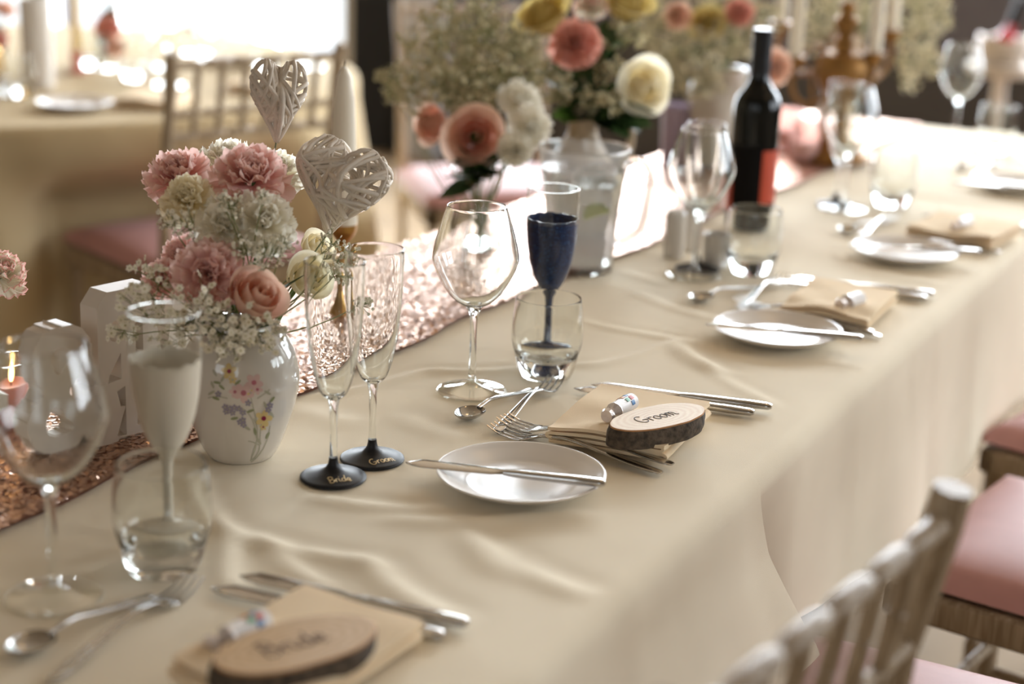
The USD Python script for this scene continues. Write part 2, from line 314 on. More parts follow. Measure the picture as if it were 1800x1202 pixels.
# ---------------------------------------------------------------- the hall
t = .18
struct('floor', bx(LEFT_X, RIGHT_X, FRONT_Y, BACK_Y, -.1, 0), 'floor')
struct('ceiling', bx(LEFT_X, RIGHT_X, FRONT_Y, BACK_Y, CEIL, CEIL + .1), 'ceil')
def wall_with_holes(x0, x1, holes):
    p = sbox(x0, 0, x1, CEIL)
    for a, b, c, d in holes: p = p.difference(sbox(a, c, b, d))
    return extrude(p, t)
def win_holes(wall): return [(c - w / 2, c + w / 2, s, h) for n, wl, c, s, h, w, p in WINDOWS if wl == wall]
struct('wall_back', xf(wall_with_holes(LEFT_X, RIGHT_X, win_holes('back') + [(c - w / 2, c + w / 2, 0, 2.5) for n, c, w in DOORS]), T(0, BACK_Y + t, 0) @ Rx(90)), 'wall')
struct('wall_front', xf(wall_with_holes(LEFT_X, RIGHT_X, win_holes('front')), T(0, FRONT_Y, 0) @ Rx(90)), 'wall_light')
struct('wall_right', xf(wall_with_holes(FRONT_Y, BACK_Y, win_holes('right')), T(RIGHT_X, 0, 0) @ Rz(90) @ Rx(90)), 'wall_light')
struct('wall_left', bx(LEFT_X - t, LEFT_X, FRONT_Y, BACK_Y, 0, CEIL), 'wall_light')
struct('trim_2', bx(-3.5, RIGHT_X, BACK_Y - .025, BACK_Y, .12, .56), 'dado')
struct('baseboard_back', bx(-3.5, RIGHT_X, BACK_Y - .035, BACK_Y, 0, .12), 'dado')
def window(kind, n, A, w, h, sill=True):
    x = UsdGeom.Xform.Define(stage, '/World/%s_%d' % (kind, n)); x.AddTransformOp().Set(gm(A)); meta(x.GetPrim(), kind='structure'); p = str(x.GetPath())
    e = .05
    struct('frame', cat([bx(-w / 2, -w / 2 + e, -.03, .03, 0, h), bx(w / 2 - e, w / 2, -.03, .03, 0, h), bx(-w / 2, w / 2, -.03, .03, 0, e), bx(-w / 2, w / 2, -.03, .03, h - e, h)]), 'frame', p)
    struct('mullion', bx(-.02, .02, -.025, .025, e, h - e), 'frame', p)
    struct('glazing_bar', bx(-w / 2 + e, w / 2 - e, -.02, .02, h * .62, h * .62 + .035), 'frame', p)
    for s in (-1, 1): struct('pane', bx(min(s * .02, s * (w / 2 - e)), max(s * .02, s * (w / 2 - e)), -.003, .003, e, h - e), 'pane', p)
for n, wall, c, s, h, w, pw in WINDOWS:
    A = {'back': T(c, BACK_Y + .02, s), 'right': T(RIGHT_X + .02, c, s) @ Rz(90), 'front': T(c, FRONT_Y - .02, s)}[wall]
    window('window', n, A, w, h - s)
for n, c, w in DOORS: window('door', n, T(c, BACK_Y + .02, 0), w, 2.5)
# black drape and pale column between the doors and the grey wall
def drape(x0, x1, y, z1, folds, amp):
    u = np.linspace(0, 1, folds * 10 + 1); zz = np.linspace(0, z1, 6)
    def sheet(off): return np.stack([np.tile(x0 + (x1 - x0) * u, (6, 1)), y + off + amp * np.sin(u * folds * 2 * PI)[None] * np.ones((6, 1)), np.repeat(zz[:, None], len(u), 1)], -1).reshape(-1, 3)
    a, b = sheet(0), sheet(.012); f = grid_faces(6, len(u))
    return TM(np.vstack([a, b]), np.vstack([f, f[:, ::-1] + len(a)]))
single('drape', 'black pleated drape hanging beside the pale column at the far wall', 'curtain', drape(-4.03, -3.80, BACK_Y - .10, CEIL, 3, .03), 'curtain', kind='structure', smooth=True)
struct('trim_1', bx(-3.76, -3.60, BACK_Y - .14, BACK_Y, 0, CEIL), 'post')
# warm ceiling lamps of the hall
for i, (x, y) in enumerate([(1.6, 2.2), (-.9, 3.6)]):
    l = thing('ceiling_lamp', 'warm drum lamp on the ceiling above the %s' % ['open floor right of the long table', 'far end of the long table'][i], 'lamp', T(x, y, CEIL), group='ceiling lamps')
    part(l, 'rim', lathe([(.31, 0), (.31, -.09), (.295, -.09), (.295, 0)], 40), 'frame'); part(l, 'diffuser', lathe([(0, -.075), (.29, -.075)], 40), 'lampshade')
# ---------------------------------------------------------------- the long table
X1, X0, TY0, TY1, SEAM = -0.512, -1.252, 0.06, 3.73, 1.485
def uv2(p): return onz(*p)[:2]
CREASES = [((540, 700), (770, 655), .010, .0022), ((770, 655), (1030, 645), .010, .0022), ((1030, 645), (1200, 603), .010, .0020), ((1010, 560), (1190, 600), .008, .0014), ((1195, 612), (1262, 652), .012, .0030),
           ((345, 830), (415, 1040), .009, .0026), ((390, 930), (640, 1000), .011, .0020), ((690, 918), (1030, 912), .013, .0022), ((470, 955), (560, 1030), .010, .0022), ((640, 985), (770, 1090), .013, .0024),
           ((560, 880), (760, 900), .012, .0022), ((1240, 640), (1345, 712), .008, .0012), ((1130, 520), (1240, 560), .011, .0016), ((850, 960), (1010, 1050), .014, .0020), ((1100, 480), (1180, 500), .012, .0015), ((1500, 470), (1640, 500), .016, .0018),
           ((820, 940), (880, 1010), .012, .002), ((520, 720), (620, 745), .02, .0015), ((1480, 330), (1760, 360), .02, .002), ((700, 735), (800, 770), .016, .0012)]
def top_height(x, y):
    h = .0012 * (meshkit.fbm(np.stack([x * 5, y * 5, 0 * x], -1), 3, 3) - .35)
    for a, b, w, k in CREASES:
        a, b = uv2(a), uv2(b); d = b - a; L = np.linalg.norm(d); d = d / L; n = V(-d[1], d[0])
        s = (x - a[0]) * d[0] + (y - a[1]) * d[1]; q = (x - a[0]) * n[0] + (y - a[1]) * n[1] + .006 * np.sin(s * 30)
        e = np.clip(np.minimum(s + .03, L + .03 - s) / .05, 0, 1); e = e * e * (3 - 2 * e)
        h = h + k * e * np.exp(-(q / w) ** 2) - .4 * k * e * np.exp(-((q - 1.8 * w) / w) ** 2)
    return np.maximum(h, -.0006)
def cloth(y0, y1, lift, seed, hem, far_drop=.22, y0flare=0., y1flare=0., back_side=0.):
    """tablecloth: top, rounded edges and hanging sides in one sheet along x; columns along y"""
    ny = int((y1 - y0) / .008); y = np.linspace(y0, y1, ny)
    xs_top = np.linspace(X0, X1, 96); R = .022; arc = np.linspace(0, PI / 2, 7)[1:]; nd = 26
    P = []
    wob = lambda s, k: meshkit.fbm(np.stack([y * 2.2 + s, np.full_like(y, k), 0 * y], -1), 3, seed) - .5
    pleat = .5 + .5 * np.sin(y * 8.5 + 9 * wob(0, 1) + seed)
    for k in range(nd + 1):                                  # far side, from its hem up
        s = 1 - k / nd; P.append(np.stack([X0 - R - .02 * s - .03 * s * pleat, y, np.full_like(y, TZ - R - far_drop * s)], 1))
    for a in arc[::-1][1:]: P.append(np.stack([np.full_like(y, X0) - R * np.sin(a), y, np.full_like(y, TZ - R + R * np.cos(a))], 1))
    for x in xs_top: P.append(np.stack([np.full_like(y, x), y, TZ + lift + 1.5 * top_height(np.full_like(y, x), y)], 1))
    for a in arc: P.append(np.stack([X1 + R * np.sin(a) + lift + 0 * y, y, np.full_like(y, TZ - R + R * np.cos(a))], 1))
    hz = hem(y)
    for k in range(1, nd + 1):
        s = k / nd; d = (TZ - R - hz) * s; ss = s ** 1.3
        yy = y + ss * (y1flare * np.clip((y - (y1 - .22)) / .22, 0, 1) ** 2 - y0flare * np.clip((y0 + .22 - y) / .22, 0, 1) ** 2)
        P.append(np.stack([X1 + R + lift - back_side * s * np.exp(-((y - y0) / .12) ** 2) + ss * (.006 + .020 * pleat + .018 * wob(5, 2)) + (.026 * np.clip((s - .36) / .58, 0, 1) * np.exp(-((y - y1) / .07) ** 2) if y1flare else 0.), yy, TZ - R - d], 1))
    v = np.concatenate(P); n = len(P)
    a = TM(v, grid_faces(n, ny))
    nn = a.vertex_normals; sgn = 1 if nn[(nd + 8 + 48) * ny + ny // 2][2] > 0 else -1
    if sgn < 0: a.invert(); nn = -nn
    b = TM(v - nn * .0009, a.faces[:, ::-1])
    return cat([a, b])
hemA = lambda y: .548 - .018 * np.clip((y - 1.25) / .3, 0, 1)
hemB = lambda y: np.interp(y, [1.5, 1.62, 1.85, 2.1, 2.3, 2.45, 2.54, 2.9, 3.8], [.585, .535, .500, .474, .462, .457, .480, .47, .46])
single('tablecloth', 'ivory cloth over the near half of the long table, its corner open at the slit', 'tablecloth', cloth(TY0, SEAM, .0006, 4, hemA, y1flare=.085), 'cloth', smooth=50)
single('tablecloth', 'ivory cloth over the far half of the long table, hanging beside the pink seats', 'tablecloth', cloth(SEAM - .02, TY1, .0, 9, hemB, y0flare=-.02, back_side=.055), 'cloth', smooth=50)
tb = thing('trestle_table', 'long trestle table almost wholly hidden under the two ivory cloths', 'table')
part(tb, 'tabletop', bx(X0 - .01, X1 + .01, TY0 + .02, TY1 - .02, TZ - .03, TZ - .004), 'limewash')
for yy in (.35, 1.6, 2.2, 3.4):
    for xx in (X0 + .12, X1 - .12): part(tb, 'leg', tube([(xx, yy, 0), (xx, yy, TZ - .03)], .016, 10), 'steel')
# the far end cloth hangs down at the end of the table
yy = TY1 + .004; u = np.linspace(X0 - .02, X1 + .02, 60); zz = np.linspace(0, 1, 14)
# ---------------------------------------------------------------- sequin runner
RY0, RY1 = .20, 3.70
def run_edges(y): return -.985 + .055 * np.clip((y - 1.8) / 1.2, 0, 1) + .004 * np.sin(y * 9) + .003 * np.sin(y * 31), X0 + .005 + .006 * np.sin(y * 5)
rn = thing('table_runner', 'rose gold sequin runner along the far side of the long table', 'runner')
y = np.linspace(RY0, RY1, 240); e1, e0 = run_edges(y); uu = np.linspace(0, 1, 16)
zr = TZ + .0045
v = np.stack([e0[:, None] + (e1 - .005 - e0)[:, None] * uu, np.repeat(y[:, None], 16, 1), zr + .0016 * (meshkit.noise(np.stack([np.repeat(y[:, None], 16, 1) * 14, uu[None] * 4 + 0 * y[:, None], 0 * y[:, None] + 0 * uu], -1)))], -1).reshape(-1, 3)
f = grid_faces(240, 16)
part(rn, 'backing', TM(np.vstack([v, v - [0, 0, .003]]), np.vstack([f[:, ::-1], f + len(v)])), 'runner', True)
rng = np.random.default_rng(5)
def discs(c, nrm, r, k=6):
    """flat little discs at c with normals nrm, one mesh"""
    n = len(c); a = np.cross(nrm, rng.normal(size=(n, 3))); a /= np.linalg.norm(a, axis=1, keepdims=True); b = np.cross(nrm, a)
    g = np.arange(k) * 2 * PI / k
    v = c[:, None] + r[:, None, None] * (np.cos(g)[None, :, None] * a[:, None] + np.sin(g)[None, :, None] * b[:, None])
    i = np.arange(k - 2); tri = np.stack([0 * i, i + 1, i + 2], 1)
    return TM(v.reshape(-1, 3), (np.arange(n)[:, None, None] * k + tri[None]).reshape(-1, 3))
ys = np.arange(.62, RY1, .0042); n = 66
gy, gu = np.meshgrid(ys, (np.arange(n) + .5) / n, indexing='ij')
gy = gy.ravel() + rng.uniform(-.0012, .0012, gy.size); gu = gu.ravel() + rng.uniform(-.004, .004, gu.size)
a1, a0 = run_edges(gy); c = np.stack([a0 + (a1 - a0) * np.clip(gu, 0.002, 1.0), gy, zr + .0028 + rng.uniform(0, .0012, gy.size)], 1)
sg_ = np.where(rng.random(len(c)) < .3, .30, .08); nr = np.stack([rng.normal(0, 1, len(c)) * sg_, rng.normal(0, 1, len(c)) * sg_, np.ones(len(c))], 1); nr /= np.linalg.norm(nr, axis=1, keepdims=True)
part(rn, 'sequins', discs(c, nr, np.full(len(c), .0026)), 'sequin', False, kind='stuff')
# ---------------------------------------------------------------- chairs
def make_chair(label, group):
    """limewashed banqueting chair: origin on the floor under the seat's centre, facing +x (back at -x)"""
    c = thing('banquet_chair', label, 'chair', group=group); w, d, sh, bh = .40, .40, .445, .92
    ring = lambda p, q, r=.0125, nr=5: bamboo(p, q, r, nr)
    def bamboo(p, q, r, nr):
        p, q = np.array(p, float), np.array(q, float); s = [0.]; rr = [r]
        for k in range(1, nr): 
            u = k / nr; s += [u - .022, u - .012, u, u + .012, u + .022]; rr += [r, r * 1.02, r * .72, r * 1.02, r]
        s.append(1.); rr.append(r); s = np.array(s)
        return tube(p + (q - p) * s[:, None], rr, 10)
    for s in (-1, 1):
        part(c, 'front_leg', ring((d / 2 - .02, s * (w / 2 - .02), 0), (d / 2 - .02, s * (w / 2 - .02), sh), .0135, 3), 'limewash')
        pts = spline([(-d / 2 - .035, s * (w / 2 - .015), 0), (-d / 2 + .005, s * (w / 2 - .015), sh), (-d / 2 - .02, s * (w / 2 - .012), .70), (-d / 2 - .055, s * (w / 2 - .008), bh)], 30)
        r = np.full(30, .0122); r[[11, 19, 25]] = .0100; r[-3:] = [.0135, .0150, .0140]
        part(c, 'back_post', tube(pts, r, 10), 'limewash')
    part(c, 'seat_frame', cat([xf(rbox(.03, w, .042, .006), T(d / 2 - .015, 0, sh)), xf(rbox(.03, w, .042, .006), T(-d / 2 + .015, 0, sh)), xf(rbox(d, .03, .042, .006), T(0, w / 2 - .015, sh)), xf(rbox(d, .03, .042, .006), T(0, -w / 2 + .015, sh)), bx(-d / 2 + .02, d / 2 - .02, -w / 2 + .02, w / 2 - .02, sh - .008, sh + .004)]), 'limewash')
    # cushion: a pillow with a domed top and a seam
    n = 26; a = np.linspace(-1, 1, n); U_, V_ = np.meshgrid(a, a, indexing='ij'); q = np.clip(1 - np.maximum(np.abs(U_), np.abs(V_)) ** 6, 0, 1) ** .45 * (.72 + .28 * (1 - U_ ** 2) * (1 - V_ ** 2))
    top = np.stack([U_ * (d / 2 + .004), V_ * (w / 2 + .004), sh + .032 + .042 * q], -1).reshape(-1, 3); bot = np.stack([U_ * (d / 2 + .004), V_ * (w / 2 + .004), sh + .032 - .014 * q], -1).reshape(-1, 3)
    f = grid_faces(n, n); part(c, 'cushion', TM(np.vstack([top, bot]), np.vstack([f, f[:, ::-1] + n * n])), 'pink', 60)
    bxz = lambda z: np.interp(z, [.445, .70, .92], [-d / 2 + .005, -d / 2 - .02, -d / 2 - .055])
    for z, r, nr in ((.895, .0088, 6), (.800, .0075, 6), (.755, .0088, 6)):
        p = [(bxz(z), -w / 2 + .012, z), (bxz(z) - .003, 0, z + .002), (bxz(z), w / 2 - .012, z)]; pts = spline(p, 31); rr = np.full(31, r); rr[[5, 10, 15, 20, 25]] *= .5
        part(c, 'back_rail', tube(pts, rr, 10), 'limewash')
    for k in range(6):
        yy = (-2.5 + k) * .054; part(c, 'spindle', ring((bxz(.757) - .002, yy, .757), (bxz(.895) - .002, yy, .893), .0070, 3), 'limewash')
    for s in (-1, 1):
        part(c, 'side_stretcher', ring((-d / 2 - .015, s * (w / 2 - .017), .20), (d / 2 - .02, s * (w / 2 - .02), .20), .009, 4), 'limewash')
    part(c, 'front_stretcher', ring((d / 2 - .02, -w / 2 + .02, .24), (d / 2 - .02, w / 2 - .02, .24), .009, 4), 'limewash'); part(c, 'back_stretcher', ring((-d / 2 - .012, -w / 2 + .017, .16), (-d / 2 - .012, w / 2 - .017, .16), .009, 4), 'limewash')
    return c
def chair_at(x, y, a): return T(x, y, 0) @ Rz(a)
ch0 = make_chair('nearest limewashed chair, its blurred back rail crossing the lower right corner', 'chairs along the near side of the long table')
UsdGeom.Xformable(stage.GetPrimAtPath(ch0)).GetOrderedXformOps()[0].Set(gm(chair_at(-.5035, .9375, 173)))
dup(ch0, 'pink cushioned chair whose seat tip shows under the cloth beside the slit', chair_at(-.345, 1.50, 180))
dup(ch0, 'pink cushioned chair at the right edge, directly beyond the nearest chair back', chair_at(-.248, 2.105, 172))
dup(ch0, 'pink cushioned chair highest at the right edge, under the far hanging cloth', chair_at(-.245, 2.65, 166))
dup(ch0, 'limewashed chair back standing in front of the round table at upper left', T(-2.207, 2.80, 0) @ Rz(159), 'chairs around the round table')
dup(ch0, 'pink seated chair in the gap between the wicker heart and the small bud vase', T(-2.00, 3.72, 0) @ Rz(-48), 'chairs around the round table')
fc = atd(1800, 120, 4.7); dup(ch0, 'pale wooden chair at the far right edge beyond the tumbler', T(fc[0] + .46, fc[1] - .10, 0) @ Rz(40), 'chairs beyond the long table')
# ---------------------------------------------------------------- round tables at the back
def round_cloth(R, z, drop, folds, seed, dents=()):
    n = 200; a = np.arange(n) * 2 * PI / n; rows = []
    for r in np.linspace(.0, R - .02, 7)[1:]: rows.append((np.full(n, r), np.full(n, z)))
    for q in np.linspace(0, PI / 2, 5): rows.append((R - .02 + .02 * np.sin(q) + 0 * a, z - .02 + .02 * np.cos(q) + 0 * a))
    ph = np.cumsum(.6 + .8 * meshkit.noise(np.stack([a * 3, 0 * a, 0 * a], -1), seed)); ph = ph / ph[-1] * 2 * PI
    for s in np.linspace(0, 1, 14)[1:]:
        r = R + s ** .8 * (.05 + .055 * np.sin(folds * ph) + .015 * np.sin(2.3 * folds * ph)); zz = z - .02 - (drop - .02) * s
        for ang, hw, rmax in dents:                       # a pushed-in chair holds the cloth back
            w = np.clip((hw - np.abs((a - ang + PI) % (2 * PI) - PI)) / (.35 * hw), 0, 1) * np.clip((.66 - zz) / .10, 0, 1); r = r * (1 - w) + np.minimum(r, rmax) * w
        rows.append((r, np.full(n, zz)))
    v = np.concatenate([np.stack([r * np.cos(a), r * np.sin(a), zz], 1) for r, zz in rows]); v = np.vstack([v, [0, 0, z]])
    f = grid_faces(len(rows), n, True); j = np.arange(n); f = np.vstack([f, np.stack([np.full(n, len(v) - 1), j, (j + 1) % n], 1)])
    return TM(v, f)
RT = V(-3.11, 3.12)
def round_table(c, R, tl, cl, dents=()):
    tt = thing('round_table', tl, 'table', T(c[0], c[1], 0)); part(tt, 'tabletop', lathe([(0, .70), (R - .04, .70), (R - .03, .725), (0, .725)], 64), 'limewash'); part(tt, 'pedestal', lathe([(0, 0), (.28, 0), (.28, .02), (.05, .06), (.045, .70), (0, .70)], 24), 'limewash')
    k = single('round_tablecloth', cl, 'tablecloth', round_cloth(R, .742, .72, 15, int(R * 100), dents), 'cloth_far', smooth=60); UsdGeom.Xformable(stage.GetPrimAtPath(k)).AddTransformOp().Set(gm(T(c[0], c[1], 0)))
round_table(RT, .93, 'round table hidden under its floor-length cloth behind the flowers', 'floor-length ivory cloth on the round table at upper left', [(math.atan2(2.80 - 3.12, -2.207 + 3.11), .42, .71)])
# ---------------------------------------------------------------- glassware
ZC = TZ + .0015                                           # things stand on the cloth here
def stand(px, py, z=ZC):
    p = onz(px, py); p[2] = z; return p
def rim_bead(r, z, t=.0006): 
    a = np.linspace(0, 2 * PI, 49); return tube(np.stack([r * np.cos(a), r * np.sin(a), 0 * a + z], 1), t, 6, False)
def shell(prof, n=56, smoothn=44, th=.0011, base=.0022, closed=True):
    """a blown bowl with a real wall: outer profile up to the rim, rounded rim, inner profile back down"""
    p = smooth_profile(prof, smoothn); d = np.gradient(p, axis=0); nn = np.stack([d[:, 1], -d[:, 0]], 1); nn /= np.linalg.norm(nn, axis=1, keepdims=True); t_ = th + (base - th) * np.exp(-np.linspace(0, 8, len(p)))
    q = p - nn * t_[:, None]; q = q[q[:, 0] > .0012]; top = [(p[-1, 0] - th * .15, p[-1, 1] + th * .35), (p[-1, 0] - th * .5, p[-1, 1] + th * .5), (p[-1, 0] - th * .85, p[-1, 1] + th * .35)]
    return lathe(np.vstack([[(0, p[0, 1])], p, top, q[::-1], [(0, q[0, 1])]]), n)
def foot(fr, sr): return lathe(np.vstack([[(fr * .6, 0), (fr - .001, 0), (fr, .0008), (fr - .0006, .0018)], smooth_profile([(fr - .002, .0024), (fr * .55, .0048), (sr * 1.9, .0095), (sr * 1.05, .018)], 14)]), 56)
def stem(sr, z1, top_r): return lathe(np.vstack([[(0, .0175)], smooth_profile([(sr * 1.05, .018), (sr, .035), (sr, z1 - .025), (sr * 1.25, z1 - .010), (top_r, z1)], 20), [(top_r * .6, z1 + .0012), (0, z1 + .0016)]]), 32)
BOWL_W = [(.006, .096), (.014, .0982), (.024, .1055), (.036, .1225), (.0435, .1385), (.0463, .1495), (.0448, .159), (.0392, .181), (.0315, .205)]
def wine_glass(label, p, group='clear wine glasses along the table'):
    g = thing('wine_glass', label, 'wine glass', T(p), group=group)
    part(g, 'bowl', shell(BOWL_W), 'solid_glass', 60)
    part(g, 'foot', foot(.0385, .0037), 'footglass', True); part(g, 'stem', stem(.0037, .0955, .009), 'solid_glass', 50)
    return g
wg = wine_glass('clear stemmed wine glass blurred at the left edge of the photo', V(-.864, .916, ZC))
dup(wg, 'sharp clear wine glass left of the navy glitter flute', T(-.844, 1.544, ZC))
dup(wg, 'clear wine glass in front of the dark bottle', T(-.836, 2.165, ZC))
dup(wg, 'clear wine glass in front of the gold candelabra', T(-.802, 2.745, ZC))
dup(wg, 'farthest clear wine glass, at upper right against the grey wall', T(-.81, 3.52, ZC))
def tumbler(label, p, group='clear tumblers along the table'):
    g = thing('tumbler', label, 'tumbler', T(p), group=group)
    o = smooth_profile([(.0285, .0006), (.031, .007), (.0335, .016), (.0356, .0255), (.0385, .036), (.0398, .047), (.0392, .063), (.0362, .090)], 34); i_ = smooth_profile([(.0350, .0898), (.0379, .063), (.0385, .047), (.0370, .036), (.0335, .0270), (.025, .0215), (.012, .0190), (0, .0185)], 34)
    part(g, 'glass_body', lathe(np.vstack([[(0, .0008), (.022, .0004), (.027, 0)], o, [(.0360, .0905), (.0354, .0905)], i_]), 56), 'solid_glass', 60)
    return g
tg = tumbler('clear tumbler nearest the camera, in front of the white painted flute', V(-.829, 1.005, ZC))
dup(tg, 'clear tumbler in front of the navy glitter flute', T(-.803, 1.641, ZC))
dup(tg, 'clear tumbler standing in front of the dark bottle', T(-.778, 2.236, ZC))
dup(tg, 'clear tumbler right of the candelabra wine glass', T(-.744, 2.824, ZC))
dup(tg, 'farthest clear tumbler near the right edge of the table', T(-.722, 3.50, ZC))
BOWL_F = [(.0055, .078), (.0115, .083), (.0165, .095), (.0205, .112), (.0236, .132), (.0258, .155), (.0270, .180), (.0275, .208)]
def strokes(lines, width, depth=.0004, n=14):
    """handwriting: flat ribbons along splines in the xy plane"""
    out = []
    for l in lines:
        p = spline([(a, b, 0) for a, b in l], n) if len(l) > 2 else np.linspace((*l[0], 0), (*l[1], 0), 6)
        q = tube(p, width / 2, 6); q.vertices[:, 2] = q.vertices[:, 2] * (depth / width); out.append(q)
    return cat(out)
GLYPH = {'G': ([[(.62, .92), (.35, 1.02), (.08, .75), (.05, .35), (.30, .02), (.62, .12), (.66, .42)], [(.66, .42), (.40, .42)]], .82), 'r': ([[(.05, .55), (.10, .02)], [(.08, .30), (.22, .55), (.38, .52)]], .42),
         'o': ([[(.42, .42), (.28, .56), (.08, .42), (.06, .18), (.24, .0), (.42, .14), (.44, .34), (.36, .52)]], .52), 'm': ([[(.04, .55), (.06, .0)], [(.06, .3), (.2, .55), (.3, .4), (.3, .0)], [(.3, .3), (.46, .55), (.58, .4), (.60, .08), (.75, .02)]], .8),
         'B': ([[(.10, 1.0), (.08, .0)], [(.02, .95), (.40, 1.02), (.52, .78), (.38, .56), (.12, .52)], [(.12, .52), (.50, .50), (.60, .22), (.40, .02), (.04, .02)]], .70), 'i': ([[(.08, .55), (.12, .05), (.22, .02)], [(.07, .78), (.10, .82)]], .28),
         'd': ([[(.44, .42), (.26, .56), (.06, .36), (.10, .06), (.30, .02), (.44, .3)], [(.50, 1.0), (.46, .3), (.52, .02)]], .6), 'e': ([[(.08, .30), (.40, .34), (.34, .54), (.14, .50), (.04, .24), (.18, .01), (.46, .10)]], .52),
         'M': ([[(.05, 0), (.14, 1), (.40, .35), (.66, 1), (.78, 0)]], .9)}
def handwrite(text, h, width, **kw):
    ls, x = [], 0.
    for ch in text:
        g, adv = GLYPH[ch]; ls += [[((a + x) * h, b * h) for a, b in l] for l in g]; x += adv
    q = strokes(ls, width, **kw); q.apply_translation([-x * h / 2, -.4 * h, 0]); return q
def black_flute(label, p, text, ang, tilt=0.):
    g = thing('champagne_flute', label, 'champagne flute', T(p) @ Ry(tilt))
    part(g, 'bowl', shell(BOWL_F, 48, 40, .0012, .004), 'solid_glass', 60)
    st = lathe(np.vstack([smooth_profile([(.0036, .0202), (.0035, .045), (.0037, .066), (.0058, .0785)], 14), [(.003, .0792), (0, .0795)]]), 28); part(g, 'stem', st, 'solid_glass', 50)
    ft = lathe(np.vstack([[(0, 0), (.030, 0), (.0311, .0012), (.0308, .0026)], smooth_profile([(.0295, .0034), (.018, .0062), (.0085, .0098), (.0050, .015), (.0041, .021)], 16), [(0, .0212)]]), 48); pf = part(g, 'painted_foot', ft, 'black', 50, label='matt black painted foot')
    if not text: return g
    tx = handwrite(text, .0085, .0010); tx.apply_transform(Rz(ang)); v = tx.vertices.copy(); o = Rz(ang - 90)[:2, :2] @ V(.0195, 0); v[:, :2] += o
    r = np.linalg.norm(v[:, :2], axis=1); v[:, 2] += np.interp(r, [.0085, .018, .0295, .031], [.0098, .0062, .0034, .0027]) + .0003; part(pf, 'gold_lettering', TM(v, tx.faces), 'gilt', True)
    return g
black_flute('champagne flute with black foot and gold writing, nearer of the pair', V(-.825, 1.246, ZC), 'Bride', 52)
black_flute('champagne flute with black foot and gold writing, behind its twin', V(-.821, 1.307, ZC), 'Groom', 62)
for px, py, lb in ((1225, 476, 'flute with black foot behind the wine glass by the salt pots'), (1468, 362, 'flute with black foot behind the far wine glass by the candelabra')):
    g = black_flute(lb, stand(px, py), '', 60)
BOWL_N = [(.0045, .068), (.0090, .076), (.0152, .086), (.0203, .097), (.0252, .114), (.0285, .136), (.0300, .156), (.0303, .174), (.0298, .198)]
def painted_flute(label, p, mat, zpaint, wavy, clear_foot=False):
    g = thing('champagne_flute', label, 'champagne flute', T(p))
    pr = smooth_profile(BOWL_N, 60); part(g, 'clear_rim_band', lathe(pr[pr[:, 1] > zpaint - .004], 56), 'glass', True); part(g, 'rim', rim_bead(.0294, .198, .0008), 'solid_glass', True)
    body = pr[pr[:, 1] < zpaint]; n = 64; a = np.arange(n) * 2 * PI / n; rows = []
    for r, z in body: rows.append(np.stack([(r - .0004) * np.cos(a), (r - .0004) * np.sin(a), np.full(n, z)], 1))
    top = zpaint + wavy * (np.abs(np.sin(a * 6.5 + .4)) - .6 + .35 * np.sin(a * 3 + 1)); rt = np.interp(top, pr[:, 1], pr[:, 0]) - .0004
    rows.append(np.stack([rt * np.cos(a), rt * np.sin(a), top], 1)); rows.append(np.stack([(rt - .0006) * np.cos(a), (rt - .0006) * np.sin(a), top], 1))
    for r, z in body[::-1]: rows.append(np.stack([max(r - .0013, 1e-5) * np.cos(a), max(r - .0013, 1e-5) * np.sin(a), np.full(n, z + .0006)], 1))
    part(g, 'paint_coat', TM(np.concatenate(rows), grid_faces(len(rows), n, True)), mat, 40)
    part(g, 'foot', lathe(np.vstack([[(0, 0), (.0275, 0), (.0285, .001), (.0282, .0024)], smooth_profile([(.027, .0032), (.016, .0058), (.0075, .0095), (.0046, .017), (.0042, .05), (.0042, .060), (.0050, .0685)], 22), [(0, .0688)]]), 40), mat, 50)
    return g
painted_flute('white painted champagne flute with clear rim, left of the floral vase', V(-.866, 1.058, ZC), 'milk', .158, .0035)
painted_flute('navy glitter champagne flute with clear rim', V(-.838, 1.713, ZC), 'navy', .163, .0012)
# ---------------------------------------------------------------- water jug
jp = stand(1018, 474)
jg = thing('water_jug', 'clear glass jug of iced water with lime, behind the navy flute', 'jug', T(jp))
JW = [(.0455, .004), (.0475, .03), (.0525, .09), (.0600, .145), (.0640, .172)]
part(jg, 'glass_wall', lathe(JW, 56, 24), 'fogged', True)
part(jg, 'rim', rim_bead(.0640, .172, .0016), 'solid_glass', True)
part(jg, 'base', lathe([(0, .001), (.040, 0), (.0455, .001), (.0462, .006), (.0445, .0115), (0, .0105)], 48), 'solid_glass', 40)
part(jg, 'water', lathe(np.vstack([[(0, .0125), (.0440, .0125)], smooth_profile([(.0448, .0135), (.0468, .03), (.0518, .09), (.0588, .142)], 14), [(.0575, .1432), (0, .1430)]]), 48), 'water', 40)
hd = unit(V(math.cos(YAW), math.sin(YAW), 0)) * .94 + V(0, 0, 0)
hp = spline([hd * .0605 + V(0, 0, .150), hd * .078 + V(0, 0, .156), hd * .093 + V(0, 0, .146), hd * .0945 + V(0, 0, .10), hd * .085 + V(0, 0, .058), hd * .068 + V(0, 0, .044), hd * .0500 + V(0, 0, .040)], 34)
part(jg, 'handle', tube(hp, .0062, 12), 'solid_glass', True)
rr = random.Random(3)
for k in range(7):
    a = rr.uniform(0, 6.28); r = rr.uniform(.005, .032); part(jg, 'ice_cube', xf(rbox(.022, .022, .020, .004), T(r * math.cos(a), r * math.sin(a), .135 + rr.uniform(-.018, .004)) @ Rz(rr.uniform(0, 90)) @ Rx(rr.uniform(-30, 30))), 'ice', True)
lq = -_F * .048 + _R * .018; lq[2] = .086
